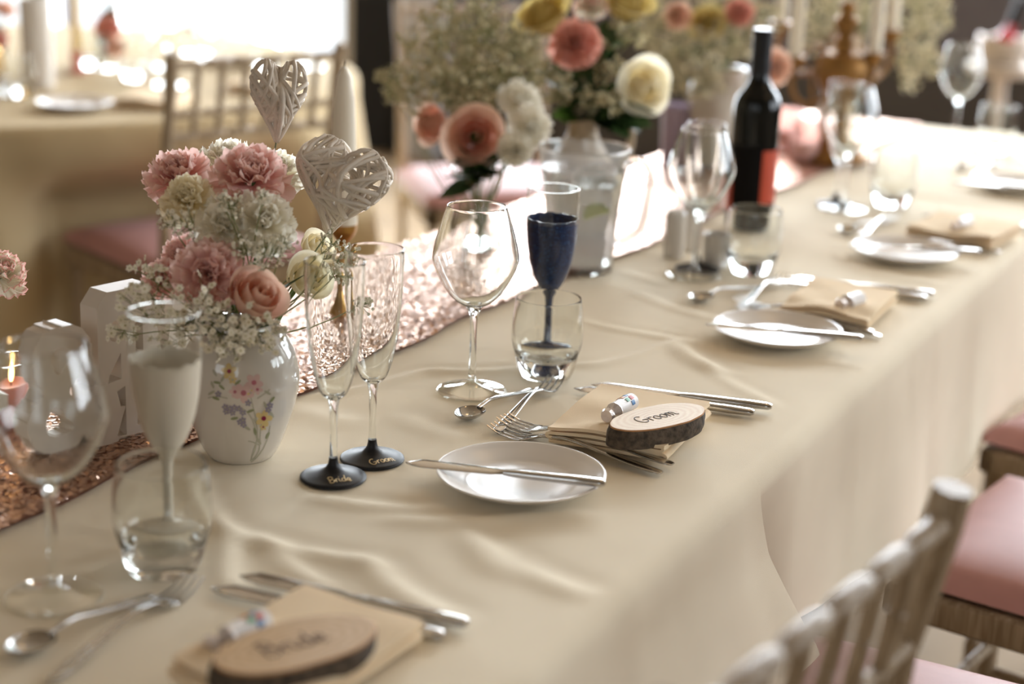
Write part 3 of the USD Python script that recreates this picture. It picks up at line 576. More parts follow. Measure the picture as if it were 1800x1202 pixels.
lm = thing('lime_wedge', 'pale green lime wedge floating inside the water jug', 'lime', frame(jp + lq, -_F + V(0, 0, .2), V(0, 0, 1)) @ Rz(20))
hw = Polygon([(.018 * math.cos(a), .018 * math.sin(a)) for a in np.linspace(-PI / 2, PI / 2, 24)])
part(lm, 'flesh', xf(extrude(affinity.scale(hw, .84, .90, origin=(0, 0)), .0035), T(0, 0, -.0015)), pb('lime_flesh', (.60, .66, .28), .4)); part(lm, 'rind', extrude(hw.difference(affinity.scale(hw, .86, .92, origin=(0, 0))), .004), pb('lime_rind', (.34, .44, .08), .4))
# ---------------------------------------------------------------- salt, pepper, pots
def shaker(label, p, h, r):
    g = thing('shaker', label, 'salt shaker', T(p)); bd_ = part(g, 'body', lathe([(0, 0), (r - .001, 0), (r, .002), (r, h * .86), (r * .96, h * .95), (r * .8, h), (0, h)], 32), 'ceramic', 50)
    part(bd_, 'pour_hole', cat([xf(trimesh.creation.cylinder(.0012, .001, sections=8), T(q * .005, 0, h + .0002)) for q in (-1, 0, 1)]), 'black')
shaker('white ceramic shaker left of the pair beside the water jug', stand(1184, 452), .068, .0155); shaker('white ceramic shaker tucked behind the wine glass stem', stand(1214, 440), .069, .0155)
g = thing('sugar_pot', 'short white ceramic pot right of the wine glass stem', 'pot', T(stand(1257, 470))); part(g, 'body', lathe([(0, 0), (.017, 0), (.0185, .003), (.0195, .045), (.0185, .047), (.0175, .044), (.0165, .010), (0, .009)], 32), 'ceramic', 50); part(g, 'lid_rim', rim_bead(.0190, .047, .0011), 'ceramic', True)
# ---------------------------------------------------------------- wine bottle
bp = stand(1315, 402)
b = thing('wine_bottle', 'dark wine bottle with orange red label edge and black neck', 'wine bottle', T(bp))
part(b, 'body', lathe(np.vstack([[(0, .004), (.030, 0), (.0355, .003)], smooth_profile([(.0372, .008), (.0372, .185), (.0362, .198), (.030, .212), (.020, .225), (.0155, .238), (.0145, .262)], 30), [(0, .262)]]), 48), 'bottle', 50)
part(b, 'capsule', lathe([(.0150, .235), (.0158, .250), (.0152, .262), (.0152, .300), (.0158, .301), (.0158, .308), (.0145, .3095), (0, .3095)], 32), 'black', 40); part(b, 'cap_disc', lathe([(0, .3098), (.0135, .3098), (.0138, .3102), (0, .3108)], 32), 'white_label', True)
def arc_patch(r, a0, a1, z0, z1, n=20):
    a = np.radians(np.linspace(a0, a1, n)); v = []
    for rr_, z in ((r, z0), (r, z1), (r + .0003, z1), (r + .0003, z0)): v.append(np.stack([rr_ * np.cos(a), rr_ * np.sin(a), np.full(n, z)], 1))
    return TM(np.concatenate(v + [v[0]]), grid_faces(5, n)[:, ::-1])
fa = math.degrees(math.atan2(-bp[1], -bp[0]))             # towards the camera
part(b, 'front_label', arc_patch(.0373, fa - 70, fa + 22, .045, .135), 'blacklabel', True); part(b, 'label_border', arc_patch(.0373, fa + 22.5, fa + 88, .045, .128), 'redlabel', True, label='orange red edge of the label'); part(b, 'label_border', arc_patch(.0373, fa - 100, fa - 52, .030, .075), 'redlabel', True)
# ---------------------------------------------------------------- cutlery (tail at the origin, tip along +x)
def fork_parts(L):
    k = L / .20; x = np.linspace(0, .142, 40) * k
    w = np.interp(x / k, [0, .004, .02, .06, .10, .125, .142], [.0040, .0060, .0066, .0048, .0030, .0027, .0036]) * k; th = np.interp(x / k, [0, .01, .08, .12, .142], [.0008, .0015, .0018, .0021, .0014])
    z = np.interp(x / k, [0, .03, .07, .105, .125, .142], [.0030, .0050, .0090, .0125, .0115, .0070])
    z = np.convolve(np.pad(z, 4, 'edge'), np.ones(9) / 9, 'valid')
    h = loft(x, 0 * x, z, w, th)
    x2 = np.linspace(.139, .160, 14) * k; z2 = np.interp(x2 / k, [.139, .160], [.0078, .0022]); hd = loft(x2, 0 * x2, z2, np.interp(x2 / k, [.139, .148, .156, .160], [.0034, .0095, .0122, .0124]) * k, .0011)
    tines = []
    for q in range(4):
        x3 = np.linspace(.158, .200, 14) * k; yq = (-1.5 + q) * .0073 * k; z3 = np.interp(x3 / k, [.158, .168, .185, .200], [.0026, .0014, .0028, .0085]); tines.append(loft(x3, yq * np.linspace(1, .93, 14), z3, np.linspace(.00175, .0010, 14) * k, np.linspace(.0011, .0006, 14), 8))
    return [('handle', h), ('head', hd)] + [('tine', q) for q in tines]
def spoon_parts(L):
    k = L / .18; x = np.linspace(0, .135, 36) * k; z = np.interp(x / k, [0, .03, .075, .105, .122, .135], [.0025, .0045, .0090, .0125, .0105, .0075]); z = np.convolve(np.pad(z, 3, 'edge'), np.ones(7) / 7, 'valid')
    h = loft(x, 0 * x, z, np.interp(x / k, [0, .004, .02, .06, .10, .135], [.0038, .0058, .0062, .0044, .0028, .0030]) * k, np.interp(x / k, [0, .08, .135], [.0011, .0018, .0016]))
    R_, A_ = np.meshgrid(np.linspace(0, 1, 10), np.linspace(0, 2 * PI, 33)[:-1], indexing='ij'); xx = R_ * np.cos(A_) * .0265 * k; yy_ = R_ * np.sin(A_) * .0190 * k * (1 - .18 * xx / (.0265 * k))
    zz_ = .0088 - .0078 * (1 - R_ ** 2.2); up = np.stack([(.157 * k + xx), yy_, zz_], -1).reshape(-1, 3); dn = up - [0, 0, .0011]
    f = grid_faces(10, 32, True); edge = np.arange(32) + 9 * 32; e2 = np.roll(edge, -1); n = len(up); f = np.vstack([f, f[:, ::-1] + n, np.stack([edge, e2, e2 + n], 1)[:, ::-1], np.stack([edge, e2 + n, edge + n], 1)[:, ::-1]])
    return [('handle', h), ('bowl', TM(np.vstack([up, dn]), f))]
def knife_parts(L):
    k = L / .235; x = np.linspace(0, .118, 30) * k
    h = loft(x, 0 * x, .0052 + 0 * x, np.interp(x / k, [0, .004, .03, .09, .112, .118], [.0045, .0068, .0074, .0066, .0052, .0045]) * k, np.interp(x / k, [0, .004, .03, .10, .118], [.0022, .0036, .0042, .0036, .0026]), 14)
    x2 = np.linspace(.116, .235, 36) * k; u = (x2 / k - .116) / .119
    yt = np.interp(u, [0, .12, .8, .93, 1], [.0042, .0092, .0110, .0084, .0036]); yb = np.interp(u, [0, .1, .85, 1], [-.0042, -.0076, -.0088, .0022])
    b = loft(x2, (yt + yb) / 2 * k, .0048 + 0 * x2, (yt - yb) / 2 * k, np.interp(u, [0, .1, 1], [.0022, .0009, .0006]), 10, 2.)
    ax_ = (yt + yb) / 2 * k; b.apply_transform(T(0, 0, .0055) @ Rx(-9) @ T(0, 0, -.0048)); return [('handle', h), ('blade', b)]
PROTO = {}
def cutlery(kind, tip, tail, label, L, lift=0., pitch=0., group=None, shift=.5):
    """tip and tail are points of the picture that lie on the cloth; the real length L is kept, centred between them"""
    a, c = onz(*tail, ZC + lift), onz(*tip, ZC + lift); mid = a + (c - a) * shift; d = unit((c - a) * V(1, 1, 0)); A = along(mid - d * L * shift, mid) @ Ry(-pitch)
    nm = {'fork': 'fork', 'spoon': 'spoon', 'knife': 'knife'}[kind]; key = (kind, round(L, 3))
    if key in PROTO: return dup(PROTO[key], label, A, group)
    g = PROTO[key] = thing(nm, label, nm, A, group=group)
    hd_ = g
    for n_, ms in dict(fork=fork_parts, spoon=spoon_parts, knife=knife_parts)[kind](L):
        q_ = part(hd_ if n_ == 'tine' else g, n_, ms, 'steel', 50); hd_ = q_ if n_ == 'head' else hd_
    return g
# place setting in the middle
cutlery('knife', (718, 812), (1060, 858), 'butter knife lying across the sharp side plate in the middle', .190, .0155, -1.5, 'butter knives')
cutlery('fork', (868, 757), (1160, 836), 'fork closest to the sharp side plate, its tail below the napkin edge', .198)
cutlery('fork', (880, 742), (1185, 822), 'fork tucked against the folded napkin under the bark slice', .200, .0035)
cutlery('fork', (983, 668), (867, 768), 'dessert fork, tines up against the tumbler base of the middle setting', .185, .0015, 0, 'dessert forks')
cutlery('spoon', (812, 742), (930, 690), 'dessert spoon left of the middle dessert fork', .135, 0, 0, 'dessert spoons')
cutlery('knife', (1003, 688), (1332, 734), 'knife under the middle napkin, nearer of its two', .198)
cutlery('knife', (1046, 683), (1350, 722), 'knife under the middle napkin, outer of its two', .198, .001)
# nearest place setting
cutlery('knife', (435, 1022), (810, 1104), 'longer knife above the nearest wood slice', .198, .001)
cutlery('knife', (367, 1040), (787, 1130), 'knife half under the nearest napkin and wood slice', .198)
cutlery('spoon', (22, 1160), (266, 1052), 'dessert spoon at the lower left corner', .135)
cutlery('fork', (340, 1028), (88, 1204), 'dessert fork in front of the nearest tumbler', .185)
# third setting
cutlery('knife', (1212, 566), (1546, 605), 'butter knife lying across the side plate on the right', .190, .0155, -1.5)
cutlery('fork', (1302, 545), (1543, 594), 'fork beside the right side plate, under the napkin', .198)
cutlery('fork', (1290, 530), (1540, 588), 'second fork under the napkin of the right setting', .200, .0035)
cutlery('fork', (1385, 482), (1290, 552), 'dessert fork in front of the bottle tumbler', .185, .0015)
cutlery('spoon', (1220, 532), (1330, 508), 'dessert spoon left of the bottle tumbler', .135)
cutlery('knife', (1372, 492), (1655, 524), 'outer knife of the right setting, tail beyond its napkin', .198, .001)
cutlery('knife', (1360, 500), (1640, 532), 'inner knife of the right setting, tail beyond its napkin', .198)
# fourth setting
cutlery('knife', (1465, 428), (1748, 451), 'butter knife across the far side plate below the roll napkin', .190, .0155, -1.5)
cutlery('fork', (1530, 428), (1755, 446), 'fork under the far napkin edge', .198)
cutlery('fork', (1585, 372), (1500, 425), 'dessert fork in front of the far tumbler', .185, .0015)
cutlery('spoon', (1478, 412), (1560, 392), 'dessert spoon below the far wine glass foot', .135)
cutlery('knife', (1610, 382), (1850, 410), 'knife beyond the far napkin at the right edge', .198)
cutlery('knife', (1655, 318), (1880, 340), 'butter knife across the farthest side plate', .190, .0155, -1.5)
cutlery('spoon', (1680, 300), (1740, 286), 'dessert spoon near the farthest tumbler', .135); cutlery('fork', (1770, 280), (1700, 318), 'dessert fork near the farthest tumbler', .185)
# ---------------------------------------------------------------- side plates
def plate(label, p):
    g = thing('side_plate', label, 'plate', T(p), group='side plates along the table')
    up = smooth_profile([(.079, .0155), (.0785, .0162), (.070, .0125), (.058, .0078), (.050, .0048), (.040, .0042), (0, .0040)], 34); lo = smooth_profile([(.030, .0018), (.048, .0020), (.060, .0052), (.072, .0105), (.079, .0150)], 20)
    part(g, 'dish', lathe(np.vstack([lo, up]), 72), 'plate', 55); part(g, 'foot_ring', lathe([(.040, .0025), (.042, 0), (.045, 0), (.047, .0026)], 56), 'plate', 50)
    return g
pg = plate('white side plate in sharp focus in the middle of the table', onz(915, 856) + V(0, 0, .0015))
for px, py, lb in ((1365, 597, 'white side plate of the right setting with its knife across'), (1590, 455, 'white side plate between the second pair of napkins'), (1785, 334, 'farthest white side plate at the right edge')): dup(pg, lb, T(onz(px, py) + V(0, 0, .0015)))
# ---------------------------------------------------------------- folded napkins
def napkin_mesh(Lx, Ly, layers, seed, th=.0042):
    """cloth folded back and forth: the folds run along y, the layers' open ends show at y = 0"""
    r = np.random.default_rng(seed); path = []; z = th / 2
    for k in range(layers):
        ins = r.uniform(0, .004); xs = np.linspace(-Lx / 2 + ins, Lx / 2 - ins, 26)
        if k % 2: xs = xs[::-1]
        path += [(x, z) for x in xs]
        if k < layers - 1:
            s = 1 if k % 2 == 0 else -1; path += [(xs[-1] + s * .0016, z + th * .28), (xs[-1] + s * .0022, z + th * .55), (xs[-1] + s * .0016, z + th * .82)]
        z += th * 1.12
    p = np.array(path); s = np.r_[0, np.cumsum(np.linalg.norm(np.diff(p, axis=0), axis=1))]
    ny = 26; yy = np.linspace(0, Ly, ny); P3 = np.stack([np.repeat(p[:, :1], ny, 1), np.repeat(yy[None], len(p), 0), np.repeat(p[:, 1:], ny, 1)], -1)
    hN = P3[..., 2] / (layers * th * 1.12)
    P3[..., 2] += hN * (.004 * (meshkit.noise(P3 * [22, 22, 0] + seed, seed) - .3) + .0045 * np.exp(-((P3[..., 1] - .012) / .02) ** 2) * np.sin(P3[..., 0] * 55 + seed)) ; P3[..., 2] = np.maximum(P3[..., 2], .0004 + .9 * th * .0)
    P3[..., 1] += .003 * (meshkit.noise(np.stack([s * 9, 0 * s, 0 * s], -1), seed)[:, None] - .5) * (1 - yy / Ly)[None] * 3
    dn = np.gradient(p, axis=0); nrm = np.stack([-dn[:, 1], 0 * s, dn[:, 0]], 1); nrm /= np.linalg.norm(nrm, axis=1, keepdims=True)
    a, c = (P3 + nrm[:, None] * th * .40).reshape(-1, 3), (P3 - nrm[:, None] * th * .40).reshape(-1, 3); n1, n2 = len(p), ny; f = grid_faces(n1, n2); N = len(a)
    idx = np.arange(N).reshape(n1, n2); ring = np.r_[idx[0, :], idx[1:, -1], idx[-1, -2::-1], idx[-2:0:-1, 0]]; r2 = np.roll(ring, -1)
    return TM(np.vstack([a, c]), np.vstack([f[:, ::-1], f + N, np.stack([ring, r2, r2 + N], 1), np.stack([ring, r2 + N, ring + N], 1)]))
def napkin(label, c00, c10, c01, layers, seed):
    """c00-c10 is the edge with the open layers, c00-c01 a folded side"""
    a, b_, c = onz(*c00, ZC), onz(*c10, ZC), onz(*c01, ZC); ex = b_ - a; Lx = np.linalg.norm(ex); ex = ex / Lx; ey = c - a; Ly = abs(ey @ np.cross(V(0, 0, 1), ex))
    A = np.eye(4); A[:3, 0], A[:3, 1], A[:3, 3] = ex, np.cross(V(0, 0, 1), ex), a + ex * Lx / 2 + V(0, 0, .004)
    g = thing('napkin', label, 'napkin', A, group='folded peach napkins'); part(g, 'folded_cloth', napkin_mesh(Lx, Ly, layers, seed), 'napkin', 60); return g, A, Lx, Ly
napA = napkin('folded peach napkin under the sharp bark-edged wood slice', (962, 784), (1166, 820), (1080, 712), 4, 2)
napF = napkin('folded peach napkin under the nearest blurred wood slice', (300, 1212), (520, 1290), (502, 1064), 4, 5)
napC = napkin('folded peach napkin of the right setting with a sweet roll on it', (1366, 562), (1522, 586), (1400, 512), 4, 8)
napD = napkin('folded peach napkin by the far side plate at upper right', (1592, 422), (1740, 446), (1642, 394), 4, 11)
# ---------------------------------------------------------------- wood slice place names
def wood_slice(label, pa, pb_, wid, zt, h, text, seed, th, flare=.004, wood='slice'):
    """pa, pb_: ends of the long axis seen in the picture, on the slice's top face at height zt"""
    a, b_ = onz(*pa, zt), onz(*pb_, zt); L = np.linalg.norm(b_ - a); A = along((a + b_) / 2, b_)
    g = thing('wood_slice', label, 'wood slice', A, group='wood slice place names'); n = 96; t_ = np.arange(n) * 2 * PI / n; rn_ = meshkit.fbm(np.stack([np.cos(t_) * 2, np.sin(t_) * 2, 0 * t_], -1), 3, seed) - .5
    ox, oy = (L / 2) * np.cos(t_) * (1 + .05 * rn_), (wid / 2) * np.sin(t_) * (1 + .10 * rn_); top = np.stack([ox, oy, 0 * t_], 1)
    R_ = np.linspace(0, 1, 9)[:, None, None]; face = (top[None] * R_).reshape(-1, 3); face[:, 2] += .0004
    sf_ = part(g, 'sawn_face', TM(face, grid_faces(9, n, True)), wood, True)
    rows = []; cs = [(1.0, .0004), (1.010, .0002), (1.016, -.0012)]
    for s, z in cs: rows.append(top * s + [0, 0, z])
    part(g, 'bark_rim', TM(np.concatenate(rows), grid_faces(3, n, True)[:, ::-1]), 'cambium', True)
    rows = []
    for i, s in enumerate(np.linspace(0, 1, 9)):
        q = top * (1.014) + V(-flare * s, -flare * .3 * s, -.001 - (h - .001) * s); nn = top / np.linalg.norm(top, axis=1, keepdims=True); rough = meshkit.fbm(np.concatenate([q * [160, 160, 160]], 0), 3, seed) - .35; rows.append(q + nn * (.0022 * rough + .0018 * math.sin(PI * s))[:, None])
    rows.append(rows[-1] * [.9, .9, 1]); rows.append(rows[-1] * [.0, .0, 1]); part(g, 'bark', TM(np.concatenate(rows), grid_faces(len(rows), n, True)[:, ::-1]), 'bark', 40, label='rough dark bark edge')
    tx = handwrite(text, th, .0011 if th < .02 else .0016, depth=.0004); part(sf_, 'lettering', xf(tx, T(-L * .02, 0, .0007)), 'ink', True); return g
wood_slice('oval wood slice with dark bark and handwriting on the middle napkin', (1080, 752), (1231, 713), .056, TZ + .0380, .0185, 'Groom', 3, .0165)
wood_slice('blurred oval wood slice with handwriting at the bottom of the photo', (384, 1172), (652, 1092), .067, TZ + .0380, .0165, 'Bride', 7, .020, wood='slice_dark')
# ---------------------------------------------------------------- rolls of sweets
def sweet(label, c, axis, L=.040, r=.0088, band=True):
    g = thing('sweet_roll', label, 'sweet', along(c - unit(axis) * L / 2, c + unit(axis) * L / 2), group='wrapped sweet rolls on the napkins')
    tb_ = part(g, 'tablets', xf(lathe([(0, 0), (r * .9, 0), (r, .0008), (r, L - .0008), (r * .9, L), (0, L)], 24), Ry(90)), 'white_label', 40)
    part(g, 'wrapper', xf(lathe([(r * 1.02, L * .05), (r * 1.05, L * .0), (r * .6, -.004), (r * .35, -.008), (r * .9, -.014), (r * .7, -.018), (0, -.017)], 14), Ry(90)), 'wrapper', False)
    if band:
        for k, (cn, a0, x0) in enumerate([('red', 20, .45), ('blue', 62, .62), ('green', 104, .45), ('orange', 62, .45), ('blue', 140, .60), ('red', 104, .66), ('green', 20, .66)]):
            q = arc_patch(r * 1.02, a0 + 90, a0 + 120, L * x0, L * (x0 + .16), 5); part(tb_, 'printed_mark', xf(q, Ry(90)), 'print_' + cn, True)
    return g
def P_at(px, py, z): return onz(px, py, z)
sweet('wrapped sweet roll with coloured print beside the sharp wood slice', P_at(1095, 714, TZ + .033), P_at(1108, 706, TZ + .030) - P_at(1072, 728, TZ + .030))
sweet('wrapped sweet roll peeping from behind the nearest wood slice', P_at(432, 1105, TZ + .026), P_at(462, 1090, TZ + .026) - P_at(405, 1118, TZ + .026))
sweet('wrapped sweet roll lying on the napkin of the right setting', P_at(1500, 528, TZ + .0275), V(.25, 1, 0), .032, .010, False)
sweet('wrapped sweet roll lying on the far napkin at upper right', P_at(1695, 392, TZ + .0285), V(.25, 1, 0), .032, .009, False)
# ---------------------------------------------------------------- flowers
def petal(L, Wd, cup, curl, ruf, seed, nu=7, nv=17, root=.12, lobes=7):
    """one petal: rooted at the origin, growing along +x, its inside facing +z; returns mesh and tint (0 root, 1 rim)"""
    u = np.linspace(0, 1, nu)[:, None]; w = np.linspace(-1, 1, nv)[None]; r = random.Random(seed); ph = r.uniform(0, 6.28)
    edge = 1 - .10 * np.abs(w) ** 2.2 + ruf * .055 * np.sin(w * lobes + ph) + ruf * .040 * np.sin(w * lobes * 2.2 + 2 * ph)
    x = L * u * (1 + (edge - 1) * u ** 2); y = Wd * w * (root + (1 - root) * np.sin(u * PI * .5) ** 1.1) * (1 - .10 * u ** 4)
    z = L * (cup * (w ** 2) * u + curl * u ** 2.2) + ruf * L * .11 * u ** 3 * np.sin(w * lobes * .9 + ph) + ruf * L * .05 * u ** 4 * np.sin(w * lobes * 1.9 + ph * 2)
    return np.stack([x + 0 * w, y, z], -1).reshape(-1, 3), grid_faces(nu, nv), (u + 0 * w).ravel()
def bloom_things(g, rows, mat, R, seed, ruf, lobes=7, tn=1.):
    """rows: (count, angle from the axis, petal length, half width, cup, curl, height) in units of the bloom's radius"""
    r = random.Random(seed); k = 0
    for cnt, ang, L, Wd, cup, curl, h in rows:
        a0 = r.uniform(0, 6.28)
        for i in range(cnt):
            k += 1; a = a0 + 2 * PI * i / cnt + r.uniform(-.18, .18); v, f, t_ = petal(L * R * r.uniform(.9, 1.08), Wd * R * r.uniform(.9, 1.1), cup, curl, ruf, seed * 97 + k, lobes=lobes)
            th = math.radians(90 - ang + r.uniform(-7, 7)); v = v @ np.array([[math.cos(th), 0, math.sin(th)], [0, 1, 0], [-math.sin(th), 0, math.cos(th)]])
            v = v + [0.02 * R, 0, h * R]; c, s = math.cos(a), math.sin(a); v = v @ np.array([[c, s, 0], [-s, c, 0], [0, 0, 1]])
            part(g, 'petal', TM(v, f), mat, True, tint=np.clip(t_ * tn, 0, 1))
CARN = [(5, 8, .62, .30, .3, -.02, .05), (7, 24, .74, .36, .2, -.04, .02), (8, 42, .88, .42, .15, -.06, 0), (9, 62, .98, .44, .1, -.08, -.06), (9, 82, 1.0, .46, .1, -.10, -.14)]
ROSE = [(3, 4, .78, .36, .75, .10, -.08), (4, 12, .86, .46, .6, .06, -.10), (5, 24, .98, .56, .45, -.02, -.14), (5, 42, 1.06, .62, .3, -.12, -.22), (5, 62, 1.08, .62, .2, -.22, -.30)]
BUDR, OPENR = (10, .45), (13, 1.0)
BUD = [(3, 2, .95, .34, .9, .12, -.25), (4, 8, 1.0, .50, .75, .04, -.28), (4, 17, 1.06, .62, .55, -.04, -.32), (4, 32, 1.02, .62, .4, -.18, -.36)]
def rosebud(g, mat, R, seed, n=10, open_=.5):
    """a rose: broad petals wrapped in a spiral, the outer ones rolling back at their rim"""
    r = random.Random(seed); nu, nv = 11, 13; u = np.linspace(0, 1, nu)[:, None]; w = np.linspace(-1, 1, nv)[None]
    for k in range(n):
        t_ = k / (n - 1); rk = R * (.12 + .80 * t_ ** .85); top = R * (.62 - .42 * t_); half = math.radians(105 - 30 * t_); a0 = k * 2.4 + r.uniform(-.2, .2)
        prof = .30 + .78 * np.sin(np.clip(u, 0, 1) * (2.85 - 1.35 * open_ * t_ - .55 * (1 - open_) * t_)) ** .9; roll = np.clip((u - .74) / .26, 0, 1) ** 2 * (.05 + .30 * open_ * t_)
        rr_ = rk * prof * (1 - .05 * np.abs(w) ** 2) + R * roll * (1 - .5 * w ** 2) + .012 * R * w; z = -R * .95 + (top + R * .95) * u * (1 - .13 * np.abs(w) ** 3 * u) - R * .10 * roll / .3
        a = a0 + half * w * (.55 + .45 * np.sin(u * PI * .62)) ; v = np.stack([rr_ * np.cos(a), rr_ * np.sin(a), z + 0 * w], -1).reshape(-1, 3)
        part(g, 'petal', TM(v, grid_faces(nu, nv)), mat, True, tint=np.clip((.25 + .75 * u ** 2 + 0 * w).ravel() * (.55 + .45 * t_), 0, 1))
FRONT_C = atd(410, 520, 1.70)
def flower(name, label, px, py, D, rpx, mat, rows, center, to, seed, ruf=1., cat_='flower', stem='stem', lift=V(0, 0, 0), axis=None, group=None, face=.55, lobes=7, leaves=0):
    """a cut flower standing in its vase: bloom, calyx and a stem that runs down to the point to"""
    p = atd(px, py, D); R = rpx * D / FPX; ax = axis if axis is not None else unit(unit(p - center) + face * unit(CAM - p) + V(0, 0, .15))
    A = frame(p, ax); g = thing(name, label, cat_, A, group=group); rosebud(g, PET[mat], R, seed, *rows) if isinstance(rows, tuple) else bloom_things(g, rows, PET[mat], R, seed, ruf, lobes)
    Ai = np.linalg.inv(A); q = lambda w: (Ai @ np.r_[w, 1])[:3]
    part(g, 'calyx', lathe([(0, -.62 * R), (.14 * R, -.60 * R), (.20 * R, -.40 * R), (.24 * R, -.10 * R), (.10 * R, .05 * R), (0, .06 * R)], 12), 'stem', True)
    s0 = p - ax * R * .55; s1 = to; mid = (s0 + s1) / 2 + (-ax * .25 + V(0, 0, -.1)) * np.linalg.norm(s0 - s1) * .35
    part(g, 'stem', tube([q(w) for w in spline([s0, mid, s1], 12)], .0018, 6), 'stem', True)
    return g
# baby's breath: a cloud of tiny blossoms on fine branching stems
_a = np.arange(12) * 2 * PI / 12; _r = 1 + .13 * np.cos(6 * _a)
BLV = np.vstack([[0, 0, -.10], np.stack([.45 * np.cos(_a), .45 * np.sin(_a), 0 * _a + .16], 1), np.stack([_r * np.cos(_a), _r * np.sin(_a), .10 + .10 * np.cos(6 * _a)], 1)])
_j = np.arange(12); _k = (_j + 1) % 12; _fan = np.stack([0 * _j, 1 + _j, 1 + _k], 1)
BLF = np.vstack([_fan, np.stack([1 + _j, 13 + _j, 13 + _k], 1), np.stack([1 + _j, 13 + _k, 1 + _k], 1)])
_bl2, BL2F = BLV, BLF
def gyp(label, root, clusters, seed, r0=.0032, mat='gyp', fine=True, group=None, stems=True):
    """clusters: (px, py, depth, radius in pixels, blossoms)"""
    g = thing('baby_breath', label, 'baby\'s breath', group=group, kind='stuff'); r = np.random.default_rng(seed); tv, tf = (_bl2, BL2F) if fine else (BLV, BLF)
    pts, st = [], []
    for px, py, D, rp, n in clusters:
        c = atd(px, py, D); R = rp * D / FPX; d = r.normal(size=(n, 3)); d /= np.linalg.norm(d, axis=1, keepdims=True); q = c + d * R * r.uniform(.35, 1., (n, 1)) ** .6 * [1, 1, 1]
        pts.append(q)
        if stems:
            hub = c + (root - c) * min(.9, R * 1.1 / np.linalg.norm(root - c)); m_ = (hub + root) / 2 + r.normal(0, .10, 3) * np.linalg.norm(hub - root) * .6
            st.append(tube(spline([root, m_, hub], 9), np.linspace(.0010, .0006, 9), 5, False))
            k = max(3, n // 9); cs = q[r.choice(n, k, False)]; 
            nodes_ = hub + (cs - hub) * .55 + r.normal(0, R * .05, (k, 3))
            for a_ in nodes_: st.append(tube(np.array([hub, (hub + a_) / 2 + r.normal(0, R * .04, 3), a_]), .00045, 4, False))
            near = nodes_[np.argmin(np.linalg.norm(q[:, None] - nodes_[None], axis=2), axis=1)]
            for a_, b_ in zip(near, q): st.append(tube(np.array([a_, (a_ + b_) / 2 + r.normal(0, R * .02, 3), b_]), .00028, 3, False))
    pts = np.vstack(pts); n = len(pts); z = r.normal(size=(n, 3)) + unit(CAM - pts.mean(0)) * .7 + [0, 0, .5]; z /= np.linalg.norm(z, axis=1, keepdims=True); x = np.cross(z, r.normal(size=(n, 3))); x /= np.linalg.norm(x, axis=1, keepdims=True); y = np.cross(z, x); s = r0 * r.uniform(.7, 1.15, n)
    B = np.stack([x, y, z], -1); v = np.einsum('nij,kj->nki', B, tv) * s[:, None, None] + pts[:, None]
    part(g, 'blossoms', TM(v.reshape(-1, 3), (np.arange(n)[:, None, None] * len(tv) + tf[None]).reshape(-1, 3)), mat, False, kind='stuff')
    if fine:
        cv = trimesh.creation.icosahedron(); v = np.asarray(cv.vertices)[None] * (s * .24)[:, None, None] + (pts + z * s[:, None] * .06)[:, None]; part(g, 'centres', TM(v.reshape(-1, 3), (np.arange(n)[:, None, None] * 12 + cv.faces[None]).reshape(-1, 3)), 'gypc', False, kind='stuff')
    if st: part(g, 'fine_stems', cat(st), 'gypstem', True, kind='stuff')
    return g
def leaf_mesh(L, Wd, bend, seed):
    u = np.linspace(0, 1, 9)[:, None]; w = np.linspace(-1, 1, 5)[None]; x = L * u + 0 * w; y = Wd * np.sin(PI * u ** .8) * w; z = bend * L * u ** 2 + .25 * np.abs(y) ; v = np.stack([x, y, z], -1).reshape(-1, 3)
    f = grid_faces(9, 5); return TM(np.vstack([v, v - [0, 0, .0004]]), np.vstack([f, f[:, ::-1] + len(v)]))
def leaves(name, label, root, tips, Wd, mat, seed, group=None):
    """a sprig of leaves: each tip is a point of the room"""
    g = thing(name, label, 'leaves', T(root), group=group)
    for i, p in enumerate(tips):
        d = p - root; L = np.linalg.norm(d); L2 = min(L, .075); A = along(d - unit(d) * L2, d); part(g, 'leaf', xf(leaf_mesh(L2, Wd, -.12, seed + i), A @ Rx(37 * i % 90 - 45)), mat, True)
        part(g, 'stem', tube(np.array([[0, 0, 0], (d - unit(d) * L2) * .5 + [0, 0, .004], d - unit(d) * L2 * .95]), .0011, 5), 'stem', True)
    return g
# --- floral vase at the front
vp = stand(424, 800)
VPROF = smooth_profile([(.030, .0), (.0335, .004), (.0440, .028), (.0530, .058), (.0560, .078), (.0530, .100), (.0430, .120), (.0330, .132), (.0330, .142), (.0375, .150)], 50)
vs = thing('vase', 'white round-bellied ceramic vase with painted flowers, holding the front bouquet', 'vase', T(vp))
inn = VPROF[::-1] - [.0030, 0]; inn = inn[inn[:, 1] > .01]
part(vs, 'body', lathe(np.vstack([[(0, .001), (.026, .001)], VPROF, inn, [(0, .012)]]), 72), 'ceramic', 60)
def on_vase(px, py, out=.0003):
    d = unit(ray(px, py)); o = CAM - vp; tt = np.linspace(1.2, 2.0, 1600); q = o + tt[:, None] * d; r = np.hypot(q[:, 0], q[:, 1]); R = np.interp(q[:, 2], VPROF[:, 1], VPROF[:, 0], left=0, right=0); h = np.nonzero(r < R)[0]
    if not len(h): return None
    q = q[h[0]]; n = V(q[0], q[1], 0); n = n / np.linalg.norm(n); z = np.clip(q[2], .001, .149); return n * (np.interp(z, VPROF[:, 1], VPROF[:, 0]) + out) + V(0, 0, z)
